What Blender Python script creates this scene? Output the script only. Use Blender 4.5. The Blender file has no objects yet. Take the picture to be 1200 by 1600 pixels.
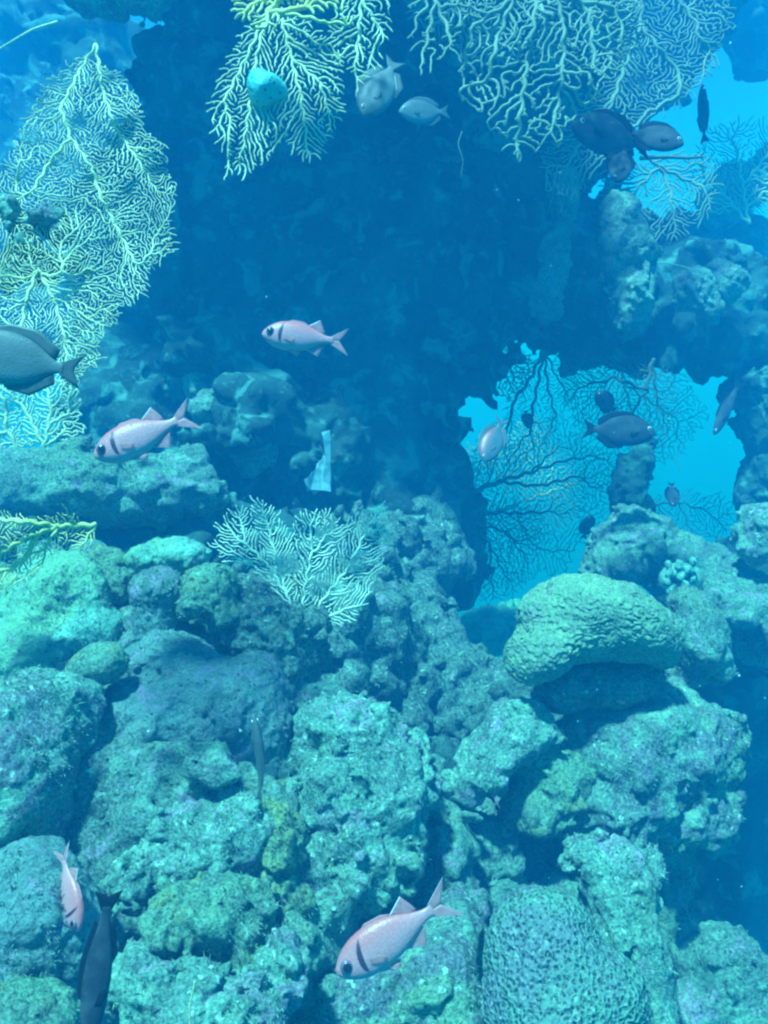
import bpy, math, random
import numpy as np
from mathutils import Vector, Matrix

S = bpy.context.scene
COL = S.collection
R = math.radians
random.seed(7)

# ------------------------------------------------------------------ camera
FPX = 1258.0                      # focal length in pixels of the 1200 x 1600 photograph
CAM_Z, PITCH = 2.0, -10.0
cam = bpy.data.cameras.new('camera')
cam.sensor_fit = 'HORIZONTAL'
cam.sensor_width = 36.0
cam.lens = FPX / 1200 * 36.0
cam.clip_start, cam.clip_end = 0.02, 200
cob = bpy.data.objects.new('camera', cam)
COL.objects.link(cob)
cob.location = (0, 0, CAM_Z)
cob.rotation_euler = (R(90 + PITCH), 0, 0)
S.camera = cob
CR = np.array(Matrix.Rotation(R(90 + PITCH), 3, 'X'))      # camera axes -> world axes
CL = np.array([0, 0, CAM_Z])

# ------------------------------------------------------------------ light
SUN_EL, SUN_AZ = 69.0, 218.0       # azimuth the light comes from, clockwise from +Y
w = bpy.data.worlds.new('World')
S.world = w
w.use_nodes = True
wn = w.node_tree
bg = wn.nodes['Background']
sky = wn.nodes.new('ShaderNodeTexSky')
sky.sky_type = 'NISHITA'
sky.sun_disc = False
sky.sun_elevation = R(SUN_EL)
sky.sun_rotation = R(SUN_AZ)
tint = wn.nodes.new('ShaderNodeMix')
tint.data_type = 'RGBA'
tint.blend_type = 'MULTIPLY'
tint.inputs[0].default_value = 1.0
tint.inputs[7].default_value = (0.08, 0.66, 1.0, 1)        # daylight after the water column above
wn.links.new(sky.outputs[0], tint.inputs[6])
wn.links.new(tint.outputs[2], bg.inputs[0])
bg.inputs[1].default_value = 0.05
sun = bpy.data.lights.new('sun', 'SUN')
sun.energy = 4.6
sun.angle = R(4)
sun.color = (0.30, 0.70, 1.0)
sob = bpy.data.objects.new('sun', sun)
COL.objects.link(sob)
sd = Vector((math.sin(R(SUN_AZ)) * math.cos(R(SUN_EL)), math.cos(R(SUN_AZ)) * math.cos(R(SUN_EL)), math.sin(R(SUN_EL))))
sob.rotation_euler = sd.to_track_quat('Z', 'Y').to_euler()
sob.location = (0, 0, 8)
S.view_settings.view_transform = 'Standard'
S.view_settings.look = 'None'
S.view_settings.exposure = 2.12
S.view_settings.gamma = 1.0
S.cycles.volume_bounces = 0
S.cycles.max_bounces = 6
S.cycles.diffuse_bounces = 2
S.cycles.glossy_bounces = 1
S.cycles.filter_width = 2.3

# ------------------------------------------------------------------ helpers
def cc(px, py, d):                 # photo pixel + distance -> camera-axis coordinates
    return np.array([(px - 600) / FPX * d, -(py - 800) / FPX * d, -d])
def to_world(P):
    return np.asarray(P) @ CR.T + CL
def at(px, py, d):
    return to_world(cc(px, py, d))

def tag(o, label=None, cat=None, group=None, kind=None):
    if label: o['label'] = label
    if cat: o['category'] = cat
    if group: o['group'] = group
    if kind: o['kind'] = kind
    return o

def mesh_obj(name, V, F, mats, parent=None, origin=None, smooth=True, fmat=None):
    V = np.asarray(V, dtype=np.float64)
    if origin is not None:
        V = V - np.asarray(origin)
    me = bpy.data.meshes.new(name)
    if isinstance(F, np.ndarray):
        n, k = F.shape
        me.vertices.add(len(V)); me.vertices.foreach_set('co', V.astype(np.float32).ravel())
        me.loops.add(n * k); me.loops.foreach_set('vertex_index', F.astype(np.int32).ravel())
        me.polygons.add(n)
        me.polygons.foreach_set('loop_start', np.arange(0, n * k, k, dtype=np.int32))
        me.polygons.foreach_set('loop_total', np.full(n, k, dtype=np.int32))
        me.update(calc_edges=True)
    else:
        me.from_pydata([tuple(v) for v in V], [], F)
    for m in (mats if isinstance(mats, (list, tuple)) else [mats]):
        me.materials.append(m)
    me.polygons.foreach_set('use_smooth', np.full(len(me.polygons), smooth))
    if fmat is not None:
        me.polygons.foreach_set('material_index', np.asarray(fmat, dtype=np.int32))
    me.update()
    o = bpy.data.objects.new(name, me)
    COL.objects.link(o)
    if origin is not None and parent is None:
        o.location = origin
    if parent is not None:
        o.parent = parent
    return o

def empty(name, loc):
    o = bpy.data.objects.new(name, None)
    o.empty_display_size = 0.05
    COL.objects.link(o)
    o.location = loc
    return o

# ---- gradient noise on arrays of points
_rng = np.random.default_rng(11)
_perm = np.concatenate([_rng.permutation(256)] * 3)
_g = _rng.normal(size=(256, 3)); _g /= np.linalg.norm(_g, axis=1)[:, None]
def perlin(P):
    I = np.floor(P).astype(np.int64); f = P - I; I &= 255
    u = f * f * f * (f * (f * 6 - 15) + 10)
    out = np.zeros(len(P))
    for a in (0, 1):
        wx = u[:, 0] if a else 1 - u[:, 0]
        for b in (0, 1):
            wy = u[:, 1] if b else 1 - u[:, 1]
            for c in (0, 1):
                wz = u[:, 2] if c else 1 - u[:, 2]
                h = _perm[_perm[_perm[(I[:, 0] + a) & 255] + ((I[:, 1] + b) & 255)] + ((I[:, 2] + c) & 255)]
                G = _g[h]
                out += wx * wy * wz * (G[:, 0] * (f[:, 0] - a) + G[:, 1] * (f[:, 1] - b) + G[:, 2] * (f[:, 2] - c))
    return out * 1.6
def worley(P):                     # distance to the nearest cell point
    I = np.floor(P).astype(np.int64); f = P - I
    best = np.full(len(P), 9.0)
    for a in (-1, 0, 1):
        for b in (-1, 0, 1):
            for c in (-1, 0, 1):
                h = _perm[_perm[_perm[(I[:, 0] + a) & 255] + ((I[:, 1] + b) & 255)] + ((I[:, 2] + c) & 255)]
                q = _g[h] * 0.42 + 0.5 + np.array([a, b, c]) - f
                best = np.minimum(best, (q * q).sum(1))
    return np.sqrt(best)

# ---- surface of a sampled field (surface nets)
def surface(val, org, h):
    ins = val < 0
    nx, ny, nz = val.shape
    cnt = np.zeros((nx - 1, ny - 1, nz - 1), np.int8)
    cor = [(i, j, k) for i in (0, 1) for j in (0, 1) for k in (0, 1)]
    for i, j, k in cor:
        cnt += ins[i:nx - 1 + i, j:ny - 1 + j, k:nz - 1 + k]
    act = (cnt > 0) & (cnt < 8)
    idx = np.full(act.shape, -1, np.int64)
    A = np.argwhere(act)
    idx[act] = np.arange(len(A))
    pos = np.zeros((len(A), 3)); n = np.zeros(len(A))
    for c0 in cor:
        for ax in range(3):
            if c0[ax]: continue
            c1 = list(c0); c1[ax] = 1
            v0 = val[A[:, 0] + c0[0], A[:, 1] + c0[1], A[:, 2] + c0[2]]
            v1 = val[A[:, 0] + c1[0], A[:, 1] + c1[1], A[:, 2] + c1[2]]
            m = (v0 < 0) != (v1 < 0)
            t = np.where(m, v0 / np.where(m, v0 - v1, 1), 0)
            p = np.tile(np.array(c0, float), (len(A), 1)); p[:, ax] += t
            pos[m] += p[m]; n[m] += 1
    V = (A + pos / n[:, None]) * h + org
    Q = []
    for ax in range(3):
        o1, o2 = [(1, 2), (2, 0), (0, 1)][ax]
        sl0 = [slice(None)] * 3; sl1 = [slice(None)] * 3
        sl0[ax] = slice(0, -1); sl1[ax] = slice(1, None)
        a = ins[tuple(sl0)]; b = ins[tuple(sl1)]
        E = np.argwhere(a != b)
        E = E[(E[:, o1] > 0) & (E[:, o2] > 0) & (E[:, o1] < val.shape[o1] - 1) & (E[:, o2] < val.shape[o2] - 1)]
        if not len(E): continue
        def cell(d1, d2):
            c = E.copy(); c[:, o1] -= d1; c[:, o2] -= d2
            return idx[c[:, 0], c[:, 1], c[:, 2]]
        q = np.stack([cell(1, 1), cell(0, 1), cell(0, 0), cell(1, 0)], 1)
        fl = ~a[E[:, 0], E[:, 1], E[:, 2]]
        q[fl] = q[fl][:, ::-1]
        Q.append(q)
    Q = np.concatenate(Q)
    Q = Q[(Q >= 0).all(1)]
    # keep the largest connected piece only
    lab = np.arange(len(V))
    e = np.concatenate([Q[:, [0, 1]], Q[:, [1, 2]], Q[:, [2, 3]]])
    for _ in range(200):
        l2 = lab.copy()
        m = np.minimum(lab[e[:, 0]], lab[e[:, 1]])
        np.minimum.at(l2, e[:, 0], m); np.minimum.at(l2, e[:, 1], m)
        l2 = l2[l2]; l2 = l2[l2]
        if (l2 == lab).all(): break
        lab = l2
    u, c = np.unique(lab, return_counts=True)
    keep = lab == u[c.argmax()]
    mp = np.cumsum(keep) - 1
    return V[keep], mp[Q[keep[Q[:, 0]]]]

# blob: (px, py, d, rx_px, ry_px, rd_m, turn_deg)  - an ellipsoid at its real place and size
def reef(name, blobs, mat, h=0.008, k=0.04, big=(0.06, 5.0), lumps=(0.025, 14.0), fine=(0.008, 45.0),
         extra=None, holes=(), off=0.0, parent=None, turf=1.0):
    B = []
    for b in blobs:
        px, py, d, rx, ry, rd = b[:6]
        B.append((cc(px, py, d), np.array([rx / FPX * d, ry / FPX * d, rd]), R(b[6] if len(b) > 6 else 0)))
    H = [(cc(b[0], b[1], b[2]), np.array([b[3] / FPX * b[2], b[4] / FPX * b[2], b[5]]), R(b[6] if len(b) > 6 else 0)) for b in holes]
    amp = big[0] * 0.7 + lumps[0] + fine[0] + abs(off)
    pad = amp + 3 * h + k * 0.3
    lo = np.min([c - max(r[0], r[1]) * np.array([1, 1, 0]) - r * np.array([0, 0, 1]) for c, r, t in B], 0) - pad
    hi = np.max([c + max(r[0], r[1]) * np.array([1, 1, 0]) + r * np.array([0, 0, 1]) for c, r, t in B], 0) + pad
    n = np.ceil((hi - lo) / h).astype(int) + 1
    ax = [lo[i] + np.arange(n[i]) * h for i in range(3)]
    P = np.stack(np.meshgrid(*ax, indexing='ij'), -1).reshape(-1, 3)
    def ell(P, c, r, t):
        q = P - c
        if t:
            ct, st = math.cos(t), math.sin(t)
            q = np.stack([q[:, 0] * ct + q[:, 1] * st, -q[:, 0] * st + q[:, 1] * ct, q[:, 2]], 1)
        k0 = np.sqrt(((q / r) ** 2).sum(1)) + 1e-9
        k1 = np.sqrt(((q / (r * r)) ** 2).sum(1)) + 1e-9
        return k0 * (k0 - 1) / k1
    val = None
    for c, r, t in B:
        s = ell(P, c, r, t)
        if val is None: val = s
        else:
            hh = np.clip(0.5 + 0.5 * (s - val) / k, 0, 1)
            val = s + (val - s) * hh - k * hh * (1 - hh)
    for c, r, t in H:
        s = -ell(P, c, r, t)
        kk = 0.03
        hh = np.clip(0.5 - 0.5 * (s - val) / kk, 0, 1)
        val = s + (val - s) * hh + kk * hh * (1 - hh)
    m = np.abs(val) < amp + 2.5 * h
    Pm = P[m]
    Wm = to_world(Pm)
    dv = np.full(len(Pm), off)
    if big[0]:
        dv -= big[0] * (0.7 * perlin(Wm * big[1] + 3.1) + 0.35 * perlin(Wm * big[1] * 2.1 + 9.7))
    if lumps[0]:
        a = np.abs(perlin(Wm * lumps[1] + 17.3)); b = np.abs(perlin(Wm * lumps[1] * 2.2 + 5.9))
        dv -= lumps[0] * (1.25 * a + 0.55 * b - 0.45)
    if fine[0]:
        dv -= fine[0] * (perlin(Wm * fine[1]) + 0.6 * perlin(Wm * fine[1] * 2.1))
    if extra is not None:
        dv -= extra(Pm, Wm)
    val[m] += dv
    val = val.reshape(n)
    V, Q = surface(val, lo, h)
    W = to_world(V)
    org = np.array([(W[:, 0].min() + W[:, 0].max()) / 2, (W[:, 1].min() + W[:, 1].max()) / 2, W[:, 2].min()])
    if turf: TURF.append((W, Q, turf))
    return mesh_obj(name, W, Q, mat, origin=org, parent=parent)
TURF = []

# ---- tubes along polylines
def tube_arrays(paths, sides=6):
    """paths: list of (points Nx3, radii N). Rings joined along each path, closed with a point at the end."""
    VV, FF, base = [], [], 0
    an = np.arange(sides) / sides * 2 * math.pi
    for P, rr in paths:
        P = np.asarray(P, float); rr = np.asarray(rr, float)
        if len(P) < 2: continue
        T = np.gradient(P, axis=0); T /= np.linalg.norm(T, axis=1)[:, None] + 1e-12
        ref = np.array([0.13, 1.0, 0.21]); ref /= np.linalg.norm(ref)
        A = np.cross(T, ref); A /= np.linalg.norm(A, axis=1)[:, None] + 1e-12
        Bn = np.cross(T, A)
        ring = P[:, None] + rr[:, None, None] * (A[:, None] * np.cos(an)[None, :, None] + Bn[:, None] * np.sin(an)[None, :, None])
        n = len(P)
        VV.append(ring.reshape(-1, 3)); VV.append((P[-1] + T[-1] * rr[-1] * 0.8)[None]); VV.append((P[0] - T[0] * rr[0] * 0.3)[None])
        i = np.arange(n - 1)[:, None] * sides; j = np.arange(sides)[None]; j2 = (j + 1) % sides
        q = np.stack([i + j, i + j2, i + sides + j2, i + sides + j], -1).reshape(-1, 4) + base
        FF += [tuple(x) for x in q.tolist()]
        e = base + n * sides; l = base + (n - 1) * sides
        FF += [(l + a, l + (a + 1) % sides, e) for a in range(sides)]
        FF += [(base + (a + 1) % sides, base + a, e + 1) for a in range(sides)]
        base += n * sides + 2
    return (np.concatenate(VV) if VV else np.zeros((0, 3))), FF

# ------------------------------------------------------------------ materials
def new_mat(name):
    m = bpy.data.materials.new(name); m.use_nodes = True
    nt = m.node_tree
    return m, nt, nt.nodes['Principled BSDF']
def nd(nt, t, **kw):
    x = nt.nodes.new(t)
    for a, b in kw.items(): setattr(x, a, b)
    return x
def mix(nt, fac, a, b):
    x = nd(nt, 'ShaderNodeMix', data_type='RGBA')
    for s, v in ((0, fac), (6, a), (7, b)):
        if isinstance(v, (tuple, list)): x.inputs[s].default_value = (*v[:3], 1)
        elif isinstance(v, (int, float)): x.inputs[s].default_value = v
        else: nt.links.new(v, x.inputs[s])
    return x.outputs[2]
def noise(nt, co, scale, detail=4, rough=0.55, dist=0.0):
    x = nd(nt, 'ShaderNodeTexNoise')
    x.inputs['Scale'].default_value = scale; x.inputs['Detail'].default_value = detail
    x.inputs['Roughness'].default_value = rough; x.inputs['Distortion'].default_value = dist
    nt.links.new(co, x.inputs['Vector'])
    return x.outputs[0]
def ramp(nt, fac, lo, hi, a=0.0, b=1.0):
    x = nd(nt, 'ShaderNodeMapRange'); x.interpolation_type = 'SMOOTHSTEP'
    for s, v in zip(range(1, 5), (lo, hi, a, b)): x.inputs[s].default_value = v
    nt.links.new(fac, x.inputs[0])
    return x.outputs[0]
def math_n(nt, op, a, b=None):
    x = nd(nt, 'ShaderNodeMath', operation=op)
    for s, v in ((0, a), (1, b)):
        if v is None: continue
        if isinstance(v, (int, float)): x.inputs[s].default_value = v
        else: nt.links.new(v, x.inputs[s])
    return x.outputs[0]
def bump(nt, bs, height, strength, dist, prev=None):
    x = nd(nt, 'ShaderNodeBump')
    x.inputs['Strength'].default_value = strength; x.inputs['Distance'].default_value = dist
    nt.links.new(height, x.inputs['Height'])
    if prev is not None: nt.links.new(prev, x.inputs['Normal'])
    nt.links.new(x.outputs[0], bs.inputs['Normal'])
    return x.outputs[0]

CREAM, GREY, PURPLE, DARK = (0.14, 0.32, 0.22), (0.05, 0.11, 0.095), (0.34, 0.22, 0.36), (0.012, 0.025, 0.025)
YELLOW = (0.20, 0.25, 0.04)
def rock_mat(name, base, second, third=PURPLE, t3=0.60, dark=0.62, s1=7, s2=11, grain=140, white=0.0, seed=0.0, rough=1.0):
    m, nt, bs = new_mat(name)
    tc = nd(nt, 'ShaderNodeTexCoord')
    mp = nd(nt, 'ShaderNodeMapping'); mp.inputs[1].default_value = (seed, seed * 1.7, seed * .3)
    nt.links.new(tc.outputs['Object'], mp.inputs[0]); co = mp.outputs[0]
    n1 = noise(nt, co, s1, 5, 0.6, 0.6)
    c = mix(nt, ramp(nt, n1, 0.40, 0.60), base, second)
    geo = nd(nt, 'ShaderNodeNewGeometry').outputs['Position']
    mean = tuple((x + y) / 2 for x, y in zip(base, second))
    c = mix(nt, ramp(nt, noise(nt, geo, 3.1, 4, 0.55, 0.8), 0.50, 0.66, 0, 0.75), c, (mean[0] * 1.25, mean[1] * 1.0, mean[2] * 0.62))
    c = mix(nt, ramp(nt, noise(nt, geo, 4.3, 4, 0.6, 1.0), 0.54, 0.66, 0, 0.7), c, (mean[0] * 0.55, mean[1] * 0.42, mean[2] * 0.48))
    n2 = noise(nt, co, s2, 6, 0.65, 1.0)
    c = mix(nt, ramp(nt, n2, t3 - 0.06, t3 + 0.06, 0, 0.8), c, third)
    n3 = noise(nt, co, 30, 6, 0.7, 0.3)
    c = mix(nt, ramp(nt, n3, dark - 0.08, dark + 0.06, 0, 0.75), c, DARK)
    n4 = noise(nt, co, grain, 4, 0.7)
    c = mix(nt, ramp(nt, n4, 0.30, 0.70), mix(nt, 0.6 * rough, c, (0.012, 0.018, 0.015)), mix(nt, 0.30 * rough, c, (0.40, 0.58, 0.46)))
    if white:
        n5 = noise(nt, co, 55, 3, 0.5)
        c = mix(nt, ramp(nt, n5, 0.70 - white, 0.76 - white, 0, 0.7), c, (0.42, 0.60, 0.50))
    # small bored holes and pale crust spots
    vo = nd(nt, 'ShaderNodeTexVoronoi'); vo.inputs['Scale'].default_value = 46; nt.links.new(co, vo.inputs['Vector'])
    c = mix(nt, ramp(nt, vo.outputs['Distance'], 0.10, 0.24, 0.75, 0), c, DARK)
    c = mix(nt, ramp(nt, noise(nt, co, 16, 3, 0.5, 1.5), 0.63, 0.67, 0, 0.55), c, (0.24, 0.42, 0.30))
    nt.links.new(c, bs.inputs['Base Color'])
    bs.inputs['Roughness'].default_value = 0.85
    bs.inputs['Specular IOR Level'].default_value = 0.15
    b1 = bump(nt, bs, n4, 0.9, 0.006)
    b2 = bump(nt, bs, noise(nt, co, 60, 5, 0.65), 0.8, 0.012, b1)
    return m

M = {}
M['reef'] = rock_mat('reef_rock', CREAM, GREY, seed=1)
M['pale'] = rock_mat('pale_coral_rock', (0.21, 0.54, 0.38), (0.12, 0.34, 0.25), t3=0.64, dark=0.70, white=0.05, seed=2, rough=0.7)
M['grey'] = rock_mat('grey_coral_rock', (0.14, 0.245, 0.23), (0.09, 0.155, 0.155), t3=0.60, dark=0.70, grain=170, seed=3, rough=0.7)
M['bright'] = rock_mat('smooth_pale_coral', (0.26, 0.62, 0.46), (0.17, 0.44, 0.34), t3=0.64, dark=0.72, s1=5, grain=120, white=0.04, seed=12, rough=0.45)
M['knob'] = rock_mat('knobbly_coral', (0.165, 0.375, 0.27), (0.085, 0.20, 0.155), t3=0.58, dark=0.60, white=0.08, seed=4)
M['mossy'] = rock_mat('mossy_coral_rock', (0.11, 0.27, 0.14), (0.065, 0.145, 0.095), third=YELLOW, t3=0.58, dark=0.64, seed=5)
M['purple'] = rock_mat('purple_crusted_rock', (0.16, 0.38, 0.25), (0.08, 0.16, 0.14), third=(0.12, 0.07, 0.15), t3=0.53, dark=0.60, s1=5, s2=8, white=0.06, seed=6)
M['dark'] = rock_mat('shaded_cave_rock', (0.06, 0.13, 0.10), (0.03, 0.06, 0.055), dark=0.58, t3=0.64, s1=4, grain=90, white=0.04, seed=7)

def deep_mat():  # rock for shaded places, its colour darkened to carry the shade
    m, nt, bs = new_mat('shade_dark_rock')
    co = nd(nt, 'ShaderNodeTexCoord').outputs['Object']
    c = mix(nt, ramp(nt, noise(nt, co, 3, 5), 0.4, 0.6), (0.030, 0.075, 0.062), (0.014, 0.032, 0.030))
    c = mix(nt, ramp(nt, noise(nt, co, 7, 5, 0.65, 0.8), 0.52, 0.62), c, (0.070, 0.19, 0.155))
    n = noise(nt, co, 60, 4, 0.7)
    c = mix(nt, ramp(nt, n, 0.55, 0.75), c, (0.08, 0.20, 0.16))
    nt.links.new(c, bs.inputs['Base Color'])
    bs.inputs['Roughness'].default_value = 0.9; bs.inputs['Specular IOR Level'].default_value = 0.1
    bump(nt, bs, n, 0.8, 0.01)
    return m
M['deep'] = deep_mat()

def brain_mat():
    m, nt, bs = new_mat('brain_coral')
    tc = nd(nt, 'ShaderNodeTexCoord'); co = tc.outputs['Object']
    n1 = noise(nt, co, 9, 4)
    c = mix(nt, ramp(nt, n1, 0.38, 0.62), (0.17, 0.30, 0.165), (0.115, 0.205, 0.13))
    c = mix(nt, ramp(nt, noise(nt, co, 13, 5, 0.6, 0.8), 0.58, 0.68, 0, 0.7), c, (0.15, 0.11, 0.13))
    c = mix(nt, ramp(nt, noise(nt, co, 150, 3), 0.35, 0.65), mix(nt, 0.4, c, (0.02, 0.03, 0.02)), mix(nt, 0.2, c, (0.45, 0.5, 0.36)))
    nt.links.new(c, bs.inputs['Base Color'])
    bs.inputs['Roughness'].default_value = 0.85; bs.inputs['Specular IOR Level'].default_value = 0.15
    bump(nt, bs, noise(nt, co, 170, 4, 0.6), 0.7, 0.006)
    return m
M['brain'] = brain_mat()
def honey_mat():
    m, nt, bs = new_mat('honeycomb_coral')
    tc = nd(nt, 'ShaderNodeTexCoord'); co = tc.outputs['Object']
    v = nd(nt, 'ShaderNodeTexVoronoi'); v.inputs['Scale'].default_value = 105; nt.links.new(co, v.inputs['Vector'])
    d = v.outputs['Distance']
    c = mix(nt, ramp(nt, noise(nt, co, 7, 4), 0.38, 0.62), (0.11, 0.24, 0.17), (0.13, 0.17, 0.18))
    c = mix(nt, ramp(nt, d, 0.15, 0.5), (0.035, 0.045, 0.04), c)
    c = mix(nt, ramp(nt, noise(nt, co, 90, 4, 0.7), 0.5, 0.7), c, mix(nt, 0.4, c, (0.45, 0.52, 0.42)))
    nt.links.new(c, bs.inputs['Base Color'])
    bs.inputs['Roughness'].default_value = 0.85; bs.inputs['Specular IOR Level'].default_value = 0.15
    b = bump(nt, bs, d, 0.8, 0.012)
    bump(nt, bs, noise(nt, co, 150, 4), 0.6, 0.005, b)
    return m
M['honey'] = honey_mat()
def fan_mat(name, col, tipcol):
    m, nt, bs = new_mat(name)
    tc = nd(nt, 'ShaderNodeTexCoord'); co = tc.outputs['Object']
    c = mix(nt, ramp(nt, noise(nt, co, 12, 3), 0.4, 0.6), col, tipcol)
    c = mix(nt, ramp(nt, noise(nt, co, 260, 2), 0.35, 0.65), mix(nt, 0.3, c, (0.1, 0.12, 0.08)), c)
    nt.links.new(c, bs.inputs['Base Color'])
    bs.inputs['Roughness'].default_value = 0.8; bs.inputs['Specular IOR Level'].default_value = 0.2
    bump(nt, bs, noise(nt, co, 300, 2), 0.8, 0.003)
    return m
M['fan_pale'] = fan_mat('pale_fan_coral', (0.58, 0.56, 0.28), (0.66, 0.64, 0.36))
M['fan_yellow'] = fan_mat('yellow_fan_coral', (0.62, 0.54, 0.16), (0.66, 0.60, 0.24))
M['fan_white'] = fan_mat('white_fan_coral', (0.74, 0.78, 0.52), (0.80, 0.84, 0.60))
M['fan_shade_grey'] = fan_mat('shade_grey_fan_coral', (0.20, 0.24, 0.14), (0.26, 0.29, 0.18))  # grey taken darker to carry the shade under the overhang
M['fan_faint'] = fan_mat('faint_fan_coral', (0.10, 0.16, 0.11), (0.14, 0.20, 0.15))
M['fan_dark'] = fan_mat('silhouette_fan_coral', (0.07, 0.08, 0.06), (0.12, 0.13, 0.10))  # dark tone stands in for stems seen against the light

# ------------------------------------------------------------------ the setting: seabed, cave wall, overhang
def seabed():
    n = 161
    t = np.linspace(-1, 1, n); g = np.sign(t) * np.abs(t) ** 2.2 * 26
    X, Y = np.meshgrid(g, g + 4, indexing='ij')
    P = np.stack([X.ravel(), Y.ravel(), np.zeros(n * n)], 1)
    Z = -9.0 + 0.22 * perlin(P * 0.5) + 0.08 * perlin(P * 2.1 + 4)
    P[:, 2] = Z
    i, j = np.meshgrid(np.arange(n - 1), np.arange(n - 1), indexing='ij')
    a = (i * n + j).ravel()
    F = np.stack([a, a + n, a + n + 1, a + 1], 1)
    tag(mesh_obj('seabed', P, F, M['reef']), kind='structure')
seabed()

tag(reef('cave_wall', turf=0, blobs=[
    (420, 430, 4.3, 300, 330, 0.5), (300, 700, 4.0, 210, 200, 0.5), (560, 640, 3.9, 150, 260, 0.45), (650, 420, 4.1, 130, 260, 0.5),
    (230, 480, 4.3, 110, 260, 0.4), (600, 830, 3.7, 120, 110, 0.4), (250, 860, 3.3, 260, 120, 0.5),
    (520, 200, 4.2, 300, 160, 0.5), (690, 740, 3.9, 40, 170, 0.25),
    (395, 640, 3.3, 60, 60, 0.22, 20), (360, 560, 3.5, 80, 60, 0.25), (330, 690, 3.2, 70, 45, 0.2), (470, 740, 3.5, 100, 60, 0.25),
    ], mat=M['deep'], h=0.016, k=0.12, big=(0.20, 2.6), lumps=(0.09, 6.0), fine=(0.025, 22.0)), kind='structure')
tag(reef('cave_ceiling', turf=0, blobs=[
    (460, -330, 3.2, 400, 230, 1.15), (160, -400, 3.3, 330, 230, 1.1), (680, -60, 3.4, 190, 180, 0.45), (820, 60, 3.9, 130, 180, 0.5),  # unseen masses overhead, shaped and extended left to shade the cave
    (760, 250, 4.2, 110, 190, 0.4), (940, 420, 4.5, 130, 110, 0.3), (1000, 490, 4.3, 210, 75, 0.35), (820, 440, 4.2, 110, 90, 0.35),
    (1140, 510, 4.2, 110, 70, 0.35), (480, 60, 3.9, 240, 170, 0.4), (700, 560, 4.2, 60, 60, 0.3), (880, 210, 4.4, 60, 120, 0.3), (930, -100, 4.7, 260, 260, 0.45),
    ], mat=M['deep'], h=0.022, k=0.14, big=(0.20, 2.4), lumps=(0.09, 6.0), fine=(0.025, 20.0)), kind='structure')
tag(reef('reef_terrain', [
    (150, 1500, 1.86, 420, 350, 0.35), (250, 1180, 2.28, 340, 210, 0.35), (560, 1480, 2.12, 270, 240, 0.35), (120, 1000, 2.5, 250, 130, 0.35),
    (820, 1560, 2.3, 240, 210, 0.35), (620, 1300, 2.6, 200, 150, 0.4), (950, 1290, 2.65, 125, 180, 0.25), (1150, 1690, 2.25, 210, 150, 0.3),
    ], M['reef'], h=0.012, k=0.08, big=(0.13, 3.6), lumps=(0.075, 8.5), fine=(0.016, 28.0)), kind='structure')
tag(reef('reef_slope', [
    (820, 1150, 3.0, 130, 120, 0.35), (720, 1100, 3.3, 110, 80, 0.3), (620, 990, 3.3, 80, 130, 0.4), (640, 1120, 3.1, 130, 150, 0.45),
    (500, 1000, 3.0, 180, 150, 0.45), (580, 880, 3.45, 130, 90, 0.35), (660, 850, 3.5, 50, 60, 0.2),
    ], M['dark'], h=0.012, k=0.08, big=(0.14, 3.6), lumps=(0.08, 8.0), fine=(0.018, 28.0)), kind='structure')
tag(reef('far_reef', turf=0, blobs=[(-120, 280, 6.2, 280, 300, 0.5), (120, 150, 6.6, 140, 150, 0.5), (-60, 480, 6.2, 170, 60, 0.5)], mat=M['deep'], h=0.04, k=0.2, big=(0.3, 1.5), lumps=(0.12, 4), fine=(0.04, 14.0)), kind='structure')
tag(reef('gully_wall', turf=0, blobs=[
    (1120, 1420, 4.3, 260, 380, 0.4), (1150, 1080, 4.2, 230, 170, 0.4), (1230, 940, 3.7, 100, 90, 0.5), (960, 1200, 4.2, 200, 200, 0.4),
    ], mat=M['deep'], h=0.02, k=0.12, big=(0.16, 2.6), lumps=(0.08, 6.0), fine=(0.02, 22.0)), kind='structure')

# ------------------------------------------------------------------ boulders and coral heads
def T(o, label, cat, group=None): return tag(o, label, cat, group)

T(reef('coral_boulder', [(90, 940, 2.15, 80, 72, 0.14), (60, 1010, 2.1, 80, 60, 0.14), (140, 985, 2.1, 45, 45, 0.10)], M['bright'], h=0.007,
       big=(0.04, 6), lumps=(0.012, 16), fine=(0.005, 50)), 'pale smooth coral boulder at the left edge below the yellow sea fan', 'coral boulder')
T(reef('knob_coral', [(245, 925, 2.1, 40, 38, 0.075), (240, 975, 2.1, 36, 36, 0.07)], M['grey'], h=0.005,
       big=(0.015, 9), lumps=(0.006, 30), fine=(0.004, 80)), 'round dark grey coral knob left of the paler lobed knob', 'coral')
T(reef('knob_coral', [(330, 920, 2.15, 46, 40, 0.08), (300, 945, 2.1, 30, 24, 0.05), (355, 965, 2.1, 22, 18, 0.05)], M['mossy'], h=0.005,
       big=(0.02, 9), lumps=(0.010, 24), fine=(0.005, 70)), 'lobed greenish coral knob just right of the round dark grey knob', 'coral')
T(reef('knob_coral', [(280, 872, 2.3, 42, 30, 0.07), (235, 872, 2.35, 36, 26, 0.07)], M['bright'], h=0.006,
       big=(0.02, 9), lumps=(0.010, 24), fine=(0.005, 70)), 'small pale green coral hump behind the round dark grey knob', 'coral')
T(reef('knob_coral', [(175, 915, 2.25, 40, 34, 0.07), (165, 880, 2.35, 34, 24, 0.06)], M['mossy'], h=0.006,
       big=(0.02, 9), lumps=(0.010, 24), fine=(0.005, 70)), 'small mossy coral hump between the pale boulder and the dark grey knob', 'coral')
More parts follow.
